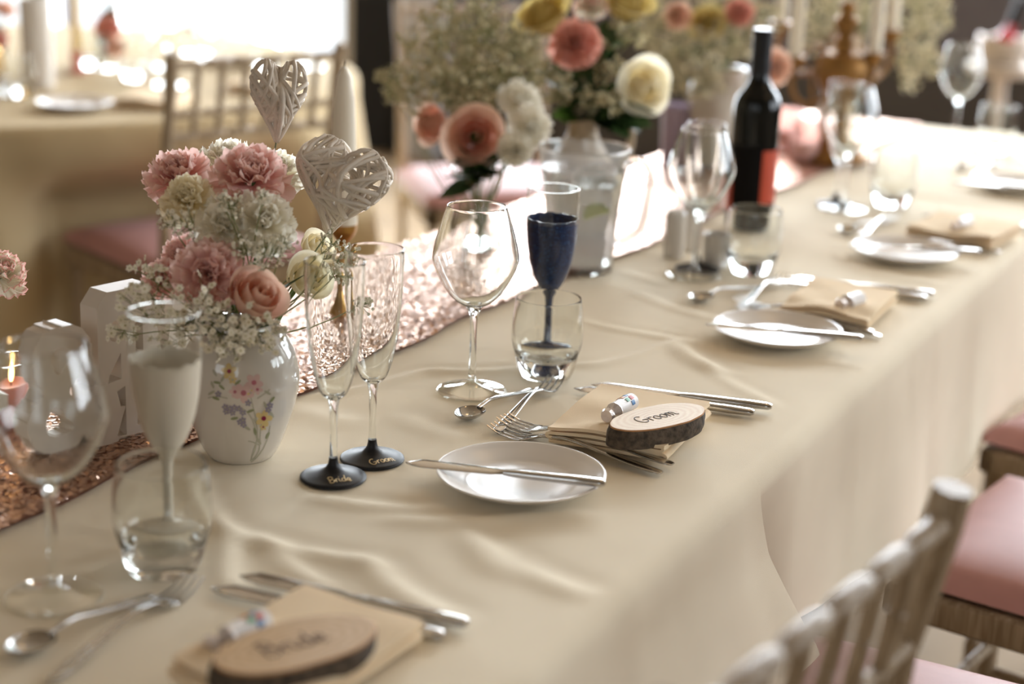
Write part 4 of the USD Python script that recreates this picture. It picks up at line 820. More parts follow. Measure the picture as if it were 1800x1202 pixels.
def decal(name, px, py, rx, ry, rot, col, out):
    c, s = math.cos(math.radians(rot)), math.sin(math.radians(rot)); P = [on_vase(px, py, out)]
    for R in (.55, 1.):
        for a in np.linspace(0, 2 * PI, 11)[:-1]: dx, dy = rx * R * math.cos(a), ry * R * math.sin(a); P.append(on_vase(px + dx * c - dy * s, py + dx * s + dy * c, out))
    if any(q is None for q in P): return
    f = [(0, 1 + (i + 1) % 10, 1 + i) for i in range(10)]
    for i in range(10): j = (i + 1) % 10; f += [(1 + i, 1 + j, 11 + j), (1 + i, 11 + j, 11 + i)]
    mm = TM(P, f); nn = mm.face_normals.mean(0)
    if nn @ (CAM - vp) < 0: mm.invert()
    part(vs, name, mm, col, True)
for k, c in dict(pyellow=(.66, .50, .22), pmaroon=(.25, .03, .07), ppink=(.66, .45, .42), pmagenta=(.45, .14, .18), ppurple=(.30, .26, .33), pgrey=(.42, .40, .30), pgreen=(.26, .28, .15)).items(): M[k] = pb(k.replace('p', 'glaze_', 1), c, .15, coat_weight=.5)
def dflower(px, py, r, col, ccol, seed, n=5):
    q = random.Random(seed); a0 = q.uniform(0, 360)
    for i in range(n):
        a = math.radians(a0 + i * 360 / n); decal('painted_petal', px + r * .62 * math.cos(a), py + r * .62 * math.sin(a), r * .50, r * .38, math.degrees(a), col, .00035 + .00004 * i)
    decal('painted_centre', px, py, r * .30, r * .30, 0, ccol, .0007)
dflower(403, 652, 13, 'pyellow', 'pmaroon', 1); dflower(409, 667, 7, 'pyellow', 'pgrey', 2); dflower(428, 690, 17, 'ppink', 'pmagenta', 3); dflower(446, 672, 15, 'ppink', 'pmagenta', 4); dflower(452, 684, 9, 'ppink', 'pmagenta', 8); dflower(413, 688, 10, 'ppink', 'pmagenta', 14); dflower(440, 690, 6, 'pyellow', 'pgrey', 5)
dflower(463, 735, 14, 'pyellow', 'pmaroon', 6); dflower(462, 750, 6, 'pyellow', 'pmaroon', 7)
for i, (px, py) in enumerate([(396, 715), (404, 718), (412, 716), (409, 725), (398, 723), (420, 718), (422, 741), (428, 746), (427, 738), (384, 692), (474, 712), (471, 720), (427, 725), (436, 708)]): dflower(px, py, 5.5, 'ppurple', 'pgrey', 20 + i)
for i, (px, py, q_) in enumerate([(380, 700, 20), (372, 690, -30), (390, 680, 40), (392, 665, -60), (382, 672, 10), (378, 655, 60), (418, 672, -40), (470, 690, 30), (478, 702, -50), (466, 712, 70), (440, 722, -20), (434, 752, 30), (412, 735, -10), (477, 728, 60), (448, 758, 80), (455, 775, 60), (470, 765, -60), (374, 676, 70)]): decal('painted_leaf', px, py, 7, 2.6, q_, 'pgrey' if i % 2 else 'pgreen', .0003)
def dstem(pts, w):
    p = spline([(a, b, 0) for a, b in pts], 12)[:, :2]; d = np.gradient(p, axis=0); n = np.stack([-d[:, 1], d[:, 0]], 1); n /= np.linalg.norm(n, axis=1, keepdims=True)
    A = [on_vase(*(q + k * w / 2), .00025) for q, k in zip(p, n)]; B_ = [on_vase(*(q - k * w / 2), .00025) for q, k in zip(p, n)]
    if any(x is None for x in A + B_): return
    mm = TM(np.stack([A, B_], 1).reshape(-1, 3), grid_faces(12, 2)); 
    if mm.face_normals.mean(0) @ (CAM - vp) < 0: mm.invert()
    part(vs, 'painted_stem', mm, 'pgrey', True)
for s in ([(440, 810), (448, 785), (452, 760), (445, 735)], [(442, 808), (456, 785), (457, 765), (460, 745)], [(441, 812), (458, 795), (470, 770), (474, 748)], [(450, 770), (446, 745), (432, 722), (420, 716)], [(444, 800), (452, 770), (448, 730), (440, 695)], [(366, 699), (384, 697), (400, 700)], [(455, 782), (445, 777), (436, 775)], [(452, 700), (464, 692), (474, 684)]): dstem(s, 1.9)
vt = vp + V(0, 0, .115)
GF = 'front bouquet flowers'
fl = lambda *a, **k: flower(*a, center=FRONT_C, to=vt + V(random.Random(a[8]).uniform(-.012, .012), random.Random(a[8] + 1).uniform(-.012, .012), -.02), seed=a[8], **k)
def ff(name, label, px, py, D, rpx, mat, rows, seed, **k): return flower(name, label, px, py, D, rpx, mat, rows, FRONT_C, vt + V(random.Random(seed).uniform(-.015, .015), random.Random(seed + 1).uniform(-.015, .015), -.03), seed, **k)
ff('carnation', 'pink carnation at the upper left of the front bouquet', 318, 318, 1.65, 64, 'pink', CARN, 11)
ff('carnation', 'white carnation behind the pink ones at the very top of the front bouquet', 402, 292, 1.70, 56, 'white', CARN, 12)
ff('carnation', 'wide pink carnation at the top centre of the front bouquet', 440, 320, 1.62, 72, 'pink', CARN, 13, face=.35)
ff('carnation', 'white carnation at the top right edge of the front bouquet', 480, 310, 1.68, 54, 'white', CARN, 14)
ff('carnation', 'cream carnation below the upper left pink carnation', 332, 356, 1.60, 50, 'cream', CARN, 15)
ff('carnation', 'large off-white carnation in the middle of the front bouquet', 395, 402, 1.59, 58, 'white', CARN, 16)
ff('carnation', 'white carnation at the right side of the front bouquet', 462, 395, 1.59, 62, 'white', CARN, 17)
ff('carnation', 'small pink carnation at the left behind the baby\'s breath', 322, 452, 1.62, 40, 'pink', CARN, 18)
ff('carnation', 'deep pink carnation above the vase mouth beside the peach rose', 366, 484, 1.565, 66, 'pink', CARN, 19, face=.9)
ff('rose', 'peach rose low on the right of the front bouquet', 456, 520, 1.55, 54, 'peach', BUDR, 20, ruf=.08, face=.45, lobes=3, axis=unit(.75 * unit(CAM - FRONT_C) + .5 * _R + V(0, 0, .75)))
ff('rose', 'cream yellow rose leaning to the right behind the flute', 545, 488, 1.64, 44, 'cream', BUDR, 21, ruf=.1, lobes=3)
ff('rose', 'pale yellow rose below the tilted wicker heart', 560, 436, 1.68, 34, 'cream', BUDR, 22, ruf=.1, lobes=3)
ff('carnation', 'half hidden pink carnation at the left of the vase mouth', 288, 492, 1.60, 38, 'pink', CARN, 23)
leaves('leaf_sprig', 'dark leaves at the mouth of the floral vase', vp + V(0, 0, .125), [atd(330, 560, 1.60), atd(390, 555, 1.555), atd(480, 560, 1.57), atd(360, 578, 1.555), atd(430, 565, 1.55), atd(300, 560, 1.60), atd(360, 395, 1.63), atd(390, 415, 1.63), atd(525, 470, 1.62), atd(500, 520, 1.60)], .011, 'leaf', 4)
gyp('baby\'s breath in full blossom spilling over the rim of the floral vase', vt, [(270, 500, 1.555, 44, 26), (243, 475, 1.57, 32, 12), (245, 540, 1.56, 46, 34), (320, 535, 1.535, 36, 16), (380, 565, 1.535, 48, 42), (450, 570, 1.535, 40, 34), (400, 598, 1.53, 44, 36), (470, 590, 1.545, 34, 24), (345, 515, 1.525, 40, 11), (300, 585, 1.56, 40, 26), (215, 585, 1.58, 28, 20), (425, 590, 1.53, 30, 20)], 31, r0=.0042)
gyp('budding baby\'s breath sprigs across the middle of the front bouquet', vt, [(325, 392, 1.56, 32, 46), (295, 385, 1.565, 22, 24), (410, 360, 1.55, 28, 42), (395, 350, 1.555, 20, 20), (462, 346, 1.555, 18, 24), (470, 446, 1.56, 34, 80), (430, 436, 1.555, 24, 40), (500, 434, 1.57, 26, 36), (400, 448, 1.56, 20, 20), (585, 425, 1.64, 26, 40), (612, 450, 1.64, 26, 40), (600, 480, 1.64, 24, 36), (640, 540, 1.65, 22, 26), (575, 460, 1.63, 22, 26)], 33, r0=.0020)
# --- wicker hearts
def wicker_heart(label, c, w, h, roll, yaw, stick_to, seed, n=50, depth=.40):
    A = frame(c, -_F * V(1, 1, .3), _R) @ Rz(roll) @ Ry(yaw); g = thing('wicker_heart', label, 'heart decoration', A); r = random.Random(seed)
    tt = np.linspace(0, 2 * PI, 241)[:-1]; hx, hy = 16 * np.sin(tt) ** 3, 13 * np.cos(tt) - 5 * np.cos(2 * tt) - 2 * np.cos(3 * tt) - np.cos(4 * tt); hx = hx / 32 * w; hy = (hy + 2.5) / 29 * h; out = np.stack([hx, hy], 1); poly = Polygon(out)
    from shapely.geometry import LineString
    B = poly.exterior
    def zat(p): return depth * w * (1 - math.exp(-B.distance(Point(p)) / (.16 * w)))
    for ring in range(3):
        q = out * (1 - .02 * ring); part(g, 'outer_twig', tube(np.stack([np.r_[q[:, 0], q[0, 0]], np.r_[q[:, 1], q[0, 1]], .0016 * (ring - 1) * np.cos(np.arange(241) * .35 + ring)], 1)[::3], .0015, 7, False), 'wicker', True)
    k = 0
    while k < n:
        a, b = r.randrange(240), r.randrange(240); pa, pb2 = out[a], out[b]
        if np.linalg.norm(pa - pb2) < .45 * w: continue
        ls = np.linspace(0, 1, 15)[:, None]; q = pa * (1 - ls) + pb2 * ls
        if not all(poly.buffer(.002).contains(Point(s)) for s in q[::2]): continue
        sd = 1 if k % 2 else -1; z = np.array([zat(s) for s in q]) * sd * r.uniform(.75, 1.1) + sd * r.uniform(0, .003); part(g, 'woven_twig', tube(np.stack([q[:, 0], q[:, 1], z], 1), r.uniform(.0019, .0027), 7), 'wicker', True); k += 1
    Ai = np.linalg.inv(A); q0 = V(0, hy.min() + .004, 0); q1 = (Ai @ np.r_[stick_to, 1])[:3]; part(g, 'stick', tube(np.array([q0, (q0 + q1) / 2, q1]), .0009, 6), 'wire', True)
    return g
wicker_heart('upright whitewashed wicker heart on a wire above the front bouquet', atd(489, 178, 1.66), .054, .078, -4, 18, vt + V(.01, 0, 0), 3, 56)
wicker_heart('larger tilted wicker heart lying over the right of the front bouquet', atd(598, 332, 1.66), .104, .092, -15, -36, vt + V(.01, .01, 0), 8, 60)
# woven neck of the tilted heart
# --- carnation at the left frame edge in its own bud vase
bud = onz(-150, 850); bud[2] = ZC
g = thing('bud_vase', 'clear bud vase just outside the left edge holding one carnation', 'vase', T(bud)); part(g, 'body', lathe([(0, .002), (.022, 0), (.026, .01), (.026, .05), (.012, .09), (.011, .12), (.013, .125)], 32), 'glass', True)
flower('carnation', 'white carnation with pink frilled edge at the left edge of the photo', -4, 486, 1.72, 50, 'whitepink', CARN, atd(-60, 560, 1.74), bud + V(0, 0, .02), 41, face=.3)
# --- Mr & Mrs sign
s0, s1 = onz(60, 800), onz(255, 744); sd = unit((s1 - s0) * V(1, 1, 0)); sz = TZ + .006
A = np.eye(4); A[:3, 0] = sd; A[:3, 1] = V(0, 0, 1); A[:3, 2] = np.cross(sd, V(0, 0, 1)); o = onz(150, 782); A[:3, 3] = V(o[0], o[1], sz)
sg = thing('letter_sign', 'white painted wooden Mr and Mrs letter sign left of the bouquet', 'sign', A)
def slab(poly): return extrude(poly.buffer(-.0012).buffer(.0012), .026)
mW, mH = .125, .150
Mp = Polygon([(0, 0), (0, mH - .014), (.012, mH), (mW, mH), (mW, 0)])
cuts = [Point(.022, mH - .040).buffer(.0105), Polygon([(.012, .068), (.026, .088), (.026, .062), (.010, .060)]), Polygon([(.020, .050), (.030, .054), (.030, .034), (.024, .034)]), Polygon([(.018, .004), (.030, .034), (.030, .004)]),
        affinity.translate(sbox(-.0035, -.028, .0035, .028).buffer(.0015), .048, .040), affinity.translate(sbox(-.003, -.014, .003, .014).buffer(.0015), .048, .100), Polygon([(.062, mH), (.078, .06), (.094, mH)])]
for c in cuts: Mp = Mp.difference(c)
part(sg, 'letter', slab(Mp), 'sign', 30)
amp = meshkit.text_mesh('&', .120, .026, True); amp.apply_translation([-amp.bounds[1][0] + .016, -amp.bounds[0][1], .006]); part(sg, 'ampersand', amp, 'sign', 30)
rl = meshkit.text_mesh('r', .098, .026, True); rl.apply_translation([-amp.extents[0] - .003 - rl.bounds[1][0], -rl.bounds[0][1], 0]); part(sg, 'letter', rl, 'sign', 30)
for i, ch in enumerate('rs'): q = meshkit.text_mesh(ch, .098, .026, True); q.apply_translation([mW + .002 + i * .05 - q.bounds[0][0], -q.bounds[0][1], 0]); part(sg, 'letter', q, 'sign', 30)
part(sg, 'base', bx(-.26, mW + .10, -.006, 0, -.004, .030), 'sign')
# --- votive candle at the left edge
c = stand(10, 757); g = thing('votive_candle', 'burning pink candle in a rippled glass at the left edge', 'candle', T(c)); n = 56; a = np.arange(n) * 2 * PI / n; zz = np.linspace(0, .075, 22); rows = []
for z in zz: r = .0225 + .003 * z / .075 + .0012 * np.sin(a * 14 + z * 160) * np.sin(z * 220 + 2 * np.sin(a * 3)); rows.append(np.stack([r * np.cos(a), r * np.sin(a), np.full(n, z)], 1))
part(g, 'rippled_glass', TM(np.concatenate(rows), grid_faces(len(rows), n, True)), 'glass', True); part(g, 'rim', rim_bead(.0257, .075, .0012), 'solid_glass', True)
wx_ = part(g, 'wax', lathe([(0, .003), (.0195, .003), (.0210, .046), (.0200, .050), (.010, .0475), (0, .047)], 40), 'pinkwax', 50); part(wx_, 'wick', tube([(0, 0, .045), (.0005, 0, .052)], .0008, 6), 'black'); part(g, 'flame', lathe(smooth_profile([(0, .050), (.0030, .055), (.0034, .060), (.0018, .069), (0, .076)], 14), 16), 'flame', True)
# --- tall taper candle in a brass holder
c = stand(602, 560); g = thing('candlestick', 'tall ivory taper in a turned brass candlestick behind the tilted heart', 'candlestick', T(c))
part(g, 'base', lathe([(0, 0), (.024, 0), (.0245, .003), (.020, .006), (.010, .020), (.0055, .034), (0, .036)], 32), 'brass', 50)
part(g, 'column', lathe(smooth_profile([(.0055, .032), (.005, .045), (.009, .052), (.0055, .060), (.0050, .075), (.0085, .085), (.0060, .092), (.0075, .098)], 40), 28), 'brass', True)
part(g, 'cup', lathe([(0, .096), (.0075, .097), (.012, .103), (.0165, .112), (.017, .132), (.0215, .134), (.0215, .136), (.0150, .136), (.0148, .118), (0, .117)], 32), 'brass', 40)
part(g, 'drip_glass', lathe([(.0165, .134), (.026, .1375), (.0285, .141)], 32), 'glass', True); tp_ = part(g, 'taper', lathe([(0, .118), (.0172, .119), (.0168, .142), (.0150, .21), (.0128, .27), (.0086, .298), (.0030, .308), (0, .309)], 32), 'wax', 50); part(tp_, 'wick', tube([(0, 0, .307), (.001, 0, .316)], .0007, 6), 'ink')
# ---------------------------------------------------------------- bouquets along the runner
# small glass bud vase with pink and white carnations
sv = stand(840, 446); sv[2] = zr + .005
g = thing('bud_vase', 'clear glass bud vase holding the middle bouquet, seen through the sharp wine glass', 'vase', T(sv))
part(g, 'body', lathe(smooth_profile([(.026, .004), (.025, .012), (.019, .03), (.0175, .055), (.023, .085), (.032, .104), (.041, .116)], 30), 40), 'glass', True); part(g, 'base', lathe([(0, 0), (.026, 0), (.0275, .003), (.026, .008), (0, .010)], 32), 'solid_glass', 40); part(g, 'rim', rim_bead(.041, .116, .0011), 'solid_glass', True)
part(g, 'water', lathe([(0, .0105), (.0235, .0105), (.0180, .03), (.0165, .055), (0, .055)], 32), 'water', 40)
mt = sv + V(0, 0, .03); MC = atd(850, 220, 2.48)
def mf(name, label, px, py, D, rpx, mat, rows, seed, **k): return flower(name, label, px, py, D, rpx, mat, rows, MC, mt + V(random.Random(seed).uniform(-.008, .008), random.Random(seed + 1).uniform(-.008, .008), -.012), seed, **k)
mf('rose', 'open pink rose at the front of the middle bouquet', 836, 240, 2.40, 52, 'peach', (13, .72), 51, face=.5)
mf('rose', 'pink rose on the left side of the middle bouquet', 757, 216, 2.45, 36, 'peach', (11, .7), 52)
mf('carnation', 'upper white carnation on the right of the middle bouquet', 912, 182, 2.43, 42, 'white', CARN, 53); mf('carnation', 'white carnation at the right middle of the middle bouquet', 930, 222, 2.40, 40, 'white', CARN, 54); mf('carnation', 'lowest white carnation of the middle bouquet', 905, 262, 2.38, 34, 'white', CARN, 55)
leaves('leaf_sprig', 'dark leaves below the middle bouquet, one tip hanging left', sv + V(0, 0, .10), [atd(768, 345, 2.42), atd(780, 305, 2.42), atd(800, 270, 2.40), atd(885, 290, 2.38), atd(870, 300, 2.38), atd(820, 300, 2.38), atd(845, 300, 2.38), atd(790, 235, 2.41), atd(890, 135, 2.45), atd(860, 195, 2.45), atd(830, 310, 2.37), atd(855, 290, 2.37), atd(815, 285, 2.39), atd(795, 275, 2.38), atd(875, 270, 2.37), atd(860, 300, 2.36), atd(840, 275, 2.36), atd(805, 320, 2.39), atd(890, 250, 2.37)], .013, 'leaf', 60)
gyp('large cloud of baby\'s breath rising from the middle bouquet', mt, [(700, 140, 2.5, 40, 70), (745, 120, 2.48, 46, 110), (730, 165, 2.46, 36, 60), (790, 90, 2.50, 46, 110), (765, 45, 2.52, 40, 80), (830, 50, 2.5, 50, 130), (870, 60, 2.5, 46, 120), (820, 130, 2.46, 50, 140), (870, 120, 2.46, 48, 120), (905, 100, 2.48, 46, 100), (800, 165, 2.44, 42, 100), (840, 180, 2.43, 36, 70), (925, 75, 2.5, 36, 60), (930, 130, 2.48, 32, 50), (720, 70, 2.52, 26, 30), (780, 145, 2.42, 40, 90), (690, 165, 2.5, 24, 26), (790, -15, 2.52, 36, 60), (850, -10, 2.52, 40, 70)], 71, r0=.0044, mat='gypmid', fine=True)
# stoneware jug with yellow roses
tj = stand(1016, 400); tj[2] = zr + .005
g = thing('stoneware_jug', 'tan stoneware jug behind the water jug holding yellow roses', 'jug', T(tj)); part(g, 'body', lathe(smooth_profile([(.038, 0), (.050, .012), (.055, .05), (.048, .09), (.030, .125), (.0225, .145), (.0225, .185), (.0265, .192), (.0235, .192), (.0200, .180), (.0200, .150)], 44), 40), 'stoneware', True)
hd2 = unit(V(math.cos(YAW), math.sin(YAW), 0)); part(g, 'handle', tube(spline([hd2 * .022 + V(0, 0, .178), hd2 * .06 + V(0, 0, .180), hd2 * .075 + V(0, 0, .14), hd2 * .050 + V(0, 0, .08)], 20), .006, 10), 'stoneware', True)
jt = tj + V(0, 0, .17); JC = atd(1040, 150, 2.66)
def jf(name, label, px, py, D, rpx, mat, rows, seed, **k): return flower(name, label, px, py, D, rpx, mat, rows, JC, jt + V(random.Random(seed).uniform(-.008, .008), random.Random(seed + 1).uniform(-.008, .008), -.03), seed, **k)
jf('rose', 'yellow rose at the top left of the tall bouquet', 957, 22, 2.62, 46, 'yellow', OPENR, 81, ruf=.15, lobes=3); jf('rose', 'yellow rose at the top right of the tall bouquet', 1105, 2, 2.62, 44, 'yellow', OPENR, 82, ruf=.15, lobes=3)
jf('carnation', 'coral carnation in the middle of the tall bouquet', 1012, 80, 2.55, 46, 'coral', CARN, 83, face=1.); jf('carnation', 'small pale pink carnation between the two yellow roses', 1040, 14, 2.60, 30, 'whitepink', CARN, 84)
jf('rose', 'cream yellow rose low on the right of the tall bouquet', 1135, 152, 2.58, 46, 'cream', OPENR, 85, ruf=.3, lobes=4)
leaves('leaf_sprig', 'green leaves filling the tall bouquet of yellow roses', jt, [atd(1090, 60, 2.6), atd(1085, 110, 2.58), atd(1070, 30, 2.62), atd(985, 130, 2.58), atd(965, 140, 2.60), atd(1085, 175, 2.57), atd(1125, 200, 2.56), atd(1150, 215, 2.58), atd(1100, 215, 2.56), atd(1000, 195, 2.57), atd(1075, 220, 2.56), atd(1130, 225, 2.58), atd(1060, 150, 2.58), atd(950, 115, 2.60), atd(1010, 150, 2.56), atd(1045, 180, 2.56), atd(1015, 165, 2.55), atd(1030, 190, 2.55), atd(1080, 200, 2.55), atd(1105, 190, 2.56), atd(1155, 190, 2.58), atd(1110, 235, 2.55), atd(1085, 140, 2.57), atd(1078, 80, 2.59), atd(1060, 200, 2.54), atd(1090, 225, 2.54), atd(1135, 210, 2.56), atd(1020, 130, 2.57), atd(1070, 120, 2.58), atd(1050, 60, 2.6), atd(985, 70, 2.62)], .026, 'leaf', 90)
leaves('leaf_sprig', 'bright green leaves at the left foot of the tall bouquet', jt, [atd(975, 200, 2.55), atd(985, 180, 2.56), atd(965, 185, 2.57), atd(990, 210, 2.56)], .016, 'leafb', 95)
gyp('baby\'s breath filling the tall bouquet of yellow roses', jt, [(965, 120, 2.58, 30, 50), (1075, 130, 2.58, 34, 60), (990, 160, 2.56, 30, 50), (1060, 95, 2.6, 26, 40), (1095, 45, 2.62, 26, 40), (960, 160, 2.58, 24, 30), (1040, 175, 2.55, 24, 40), (1080, 180, 2.55, 24, 40), (1110, 60, 2.62, 30, 40), (1000, -35, 2.64, 32, 40), (1060, -45, 2.64, 34, 50)], 97, r0=.0045, mat='gypmid')
# white vase with baby's breath
wv = stand(1254, 300); wv[2] = zr + .005
g = thing('vase', 'plain white ceramic vase behind the wine glass, under the spreading baby\'s breath', 'vase', T(wv)); part(g, 'body', lathe(smooth_profile([(0, .002), (.032, 0), (.040, .02), (.050, .09), (.054, .13), (.052, .165), (.048, .180), (.044, .180), (.047, .16), (.040, .05)], 40), 40), 'ceramic', True)
wt = wv + V(0, 0, .16); WC = atd(1240, 100, 3.15)
def wf(name, label, px, py, D, rpx, mat, rows, seed, **k): return flower(name, label, px, py, D, rpx, mat, rows, WC, wt + V(0, 0, -.03), seed, **k)
wf('carnation', 'peach pink carnation at the upper left of the white vase\'s bouquet', 1192, 28, 3.05, 26, 'peach', CARN, 101); wf('carnation', 'coral carnation at the upper right of the white vase\'s bouquet', 1300, 22, 3.05, 26, 'coral', CARN, 102); wf('carnation', 'pale peach carnation right of the bottle neck', 1362, 118, 3.02, 32, 'peach', CARN, 103); wf('rose', 'yellowish rose in the middle of the white vase\'s bouquet', 1245, 40, 3.05, 30, 'yellow', OPENR, 104, ruf=.2)
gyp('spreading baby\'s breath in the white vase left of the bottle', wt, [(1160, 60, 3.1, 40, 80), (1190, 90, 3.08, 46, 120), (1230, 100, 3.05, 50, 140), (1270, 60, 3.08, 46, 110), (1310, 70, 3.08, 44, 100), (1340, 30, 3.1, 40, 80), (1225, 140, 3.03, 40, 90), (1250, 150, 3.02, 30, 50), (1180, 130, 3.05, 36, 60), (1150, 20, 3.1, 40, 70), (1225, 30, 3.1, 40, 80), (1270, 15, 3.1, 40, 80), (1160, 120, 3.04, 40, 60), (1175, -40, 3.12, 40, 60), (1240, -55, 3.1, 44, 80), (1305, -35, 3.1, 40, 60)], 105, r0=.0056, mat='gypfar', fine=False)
lp = stand(1185, 292); lp[2] = zr + .005; g = thing('lilac_pot', 'lilac ceramic beaker between the tall bouquet and the white vase', 'pot', T(lp)); part(g, 'body', lathe([(0, .001), (.024, 0), (.026, .004), (.030, .105), (.0285, .105), (.025, .01), (0, .008)], 32), 'lilac', 40); part(g, 'rim', rim_bead(.0292, .105, .0011), 'lilac', True)
# pink votive glasses
for px, py, lb in ((1384, 268, 'pink glass votive nearer the bottle'), (1411, 290, 'pale pink glass votive in front of the candelabra base')):
    q = stand(px, py); q[2] = zr + .005; g = thing('votive_holder', lb, 'candle holder', T(q), group=None); part(g, 'glass_cup', lathe(smooth_profile([(.020, .002), (.026, .015), (.0285, .04), (.026, .068), (.023, .078)], 18), 32), 'votive', True); part(g, 'base', lathe([(0, 0), (.019, 0), (.021, .003), (0, .006)], 24), 'votive', True); part(g, 'wax', lathe([(0, .006), (.020, .006), (.0245, .020), (.0255, .036), (0, .036)], 24), 'blush_wax' if px < 1400 else 'white_label', 40)
# ---------------------------------------------------------------- candelabra
cp = stand(1466, 288); cp[2] = zr + .005; g = thing('candelabra', 'antique gold candelabra with curved arms and ivory candles at upper right', 'candelabra', T(cp))
part(g, 'base', lathe(smooth_profile([(0, 0), (.066, 0), (.068, .006), (.058, .014), (.040, .030), (.024, .052), (.016, .075), (.014, .082)], 34), 40), 'goldpaint', True)
part(g, 'column', lathe(smooth_profile([(.014, .080), (.022, .092), (.014, .102), (.026, .118), (.046, .145), (.053, .170), (.046, .195), (.018, .212), (.020, .222), (.012, .234)], 50), 32), 'goldpaint', True)
part(g, 'finial', lathe(smooth_profile([(.012, .230), (.018, .245), (.024, .262), (.012, .275), (.016, .285), (0, .300)], 30), 24), 'goldpaint', True)
def to_local(px, py, D): return atd(px, py, D) - cp
cups = [(1398, 98, 3.20, 1400), (1372, 38, 3.36, 1378), (1537, 92, 3.18, 1543), (1568, 52, 3.34, 1575)]
for px, py, D, _ in cups:
    q = to_local(px, py, D); r = unit(q * V(1, 1, 0)); rd = np.linalg.norm(q[:2]); z = q[2]
    part(g, 'arm', tube(spline([r * .045 + V(0, 0, .165), r * rd * .45 + V(0, 0, z - .085), r * rd * .85 + V(0, 0, z - .085), r * rd * 1.02 + V(0, 0, z - .055), r * rd + V(0, 0, z - .03)], 26), .0055, 10), 'goldpaint', True)
    part(g, 'arm_scroll', tube(spline([r * .03 + V(0, 0, .19), r * rd * .4 + V(0, 0, .205), r * rd * .6 + V(0, 0, z - .06), r * rd * .5 + V(0, 0, z - .085)], 20), .004, 8), 'goldpaint', True)
    cu = part(g, 'cup', xf(lathe([(0, -.042), (.006, -.040), (.010, -.034), (.006, -.028), (.014, -.018), (.017, -.006), (.0215, -.003), (.0215, 0), (.0135, 0), (.0130, -.012), (0, -.013)], 28), T(q)), 'goldpaint', 50)
cnames = ['ivory candle in the front left cup of the candelabra', 'ivory candle in the rear left cup of the candelabra', 'ivory candle in the front right cup of the candelabra', 'ivory candle in the rear right cup of the candelabra']
for (px, py, D, _), lb in zip(cups, cnames):
    k = thing('candle', lb, 'candle', T(cp + to_local(px, py, D)), group='candelabra candles'); wx_ = part(k, 'wax', lathe([(0, -.012), (.0125, -.0115), (.0118, .12), (.0105, .20), (.004, .215), (0, .216)], 28), 'wax', 50); part(wx_, 'wick', tube([(0, 0, .215), (.001, 0, .224)], .0008, 6), 'ink')
# foliage behind the candelabra
bv = onz(1480, 268); bv[2] = zr + .005; bv = cp + unit((cp - CAM) * V(1, 1, 0)) * .24
g = thing('vase', 'tall white vase mostly hidden behind the gold candelabra', 'vase', T(bv)); part(g, 'body', lathe(smooth_profile([(0, .002), (.035, 0), (.042, .03), (.034, .12), (.030, .19), (.038, .215), (.033, .21), (.026, .18)], 40), 32), 'stoneware', True)
bt = bv + V(0, 0, .18)
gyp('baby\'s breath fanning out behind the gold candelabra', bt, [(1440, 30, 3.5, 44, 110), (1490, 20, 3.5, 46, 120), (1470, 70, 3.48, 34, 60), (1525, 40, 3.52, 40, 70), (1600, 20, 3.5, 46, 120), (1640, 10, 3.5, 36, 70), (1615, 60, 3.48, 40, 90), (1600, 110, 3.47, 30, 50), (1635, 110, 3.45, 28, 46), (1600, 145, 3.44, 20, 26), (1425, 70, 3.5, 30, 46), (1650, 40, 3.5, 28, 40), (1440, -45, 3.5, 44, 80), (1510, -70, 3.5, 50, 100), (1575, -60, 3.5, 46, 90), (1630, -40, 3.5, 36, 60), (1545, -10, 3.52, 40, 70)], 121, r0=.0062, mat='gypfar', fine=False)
leaves('leaf_sprig', 'dark leaves between the candelabra candles', bt, [atd(1500, 60, 3.46), atd(1515, 75, 3.46), atd(1495, 30, 3.5), atd(1440, 75, 3.46), atd(1435, 55, 3.5), atd(1520, 40, 3.5), atd(1505, 85, 3.45)], .030, 'leaf', 130)
# ---------------------------------------------------------------- far right: ice bucket stand
q = atd(1762, 112, 4.7)
g = thing('pedestal_stand', 'white pedestal stand beyond the far right end of the long table', 'stand', T(q[0], q[1], 0)); part(g, 'top', lathe([(0, q[2] - .030), (.085, q[2] - .030), (.090, q[2] - .026), (.090, q[2] - .003), (.087, q[2]), (0, q[2])], 40), 'sign', 40); part(g, 'post', lathe([(0, .02), (.022, .02), (.020, q[2] - .03), (0, q[2] - .03)], 24), 'sign', 40); part(g, 'foot', lathe([(0, 0), (.15, 0), (.15, .015), (.03, .03), (0, .03)], 32), 'sign', 40)
k = thing('ice_bucket', 'small white cloth-lined bucket on the pedestal stand at the top right', 'bucket', T(q)); part(k, 'body', lathe([(0, .001), (.055, 0), (.058, .003), (.070, .060), (.067, .060), (.054, .008), (0, .006)], 36), 'sign', 40)
nz = 40; a = np.arange(nz) * 2 * PI / nz; rows = [np.stack([r * np.cos(a), r * np.sin(a), z + .012 * np.abs(np.sin(a * 2.5)) * w], 1) for r, z, w in ((.050, .040, 0), (.066, .064, 1), (.073, .066, 1), (.078, .040, -1))]
part(k, 'lining_cloth', TM(np.concatenate(rows), grid_faces(4, nz, True)[:, ::-1]), 'sign', True)
bt2 = thing('wine_bottle', 'tilted bottle with red shoulder and black neck in the small white bucket', 'wine bottle', T(q + V(-.012, -.01, .012)) @ Rz(YAW * 57.3) @ Ry(16)); part(bt2, 'body', lathe(np.vstack([[(0, .002), (.030, 0)], smooth_profile([(.032, .006), (.032, .030), (.028, .055), (.017, .085), (.0135, .10)], 20)]), 32), 'redcap', 50); part(bt2, 'neck', lathe([(.0135, .095), (.0150, .115), (.0145, .160), (.0155, .161), (.0155, .171), (0, .172)], 28), 'black', 40)
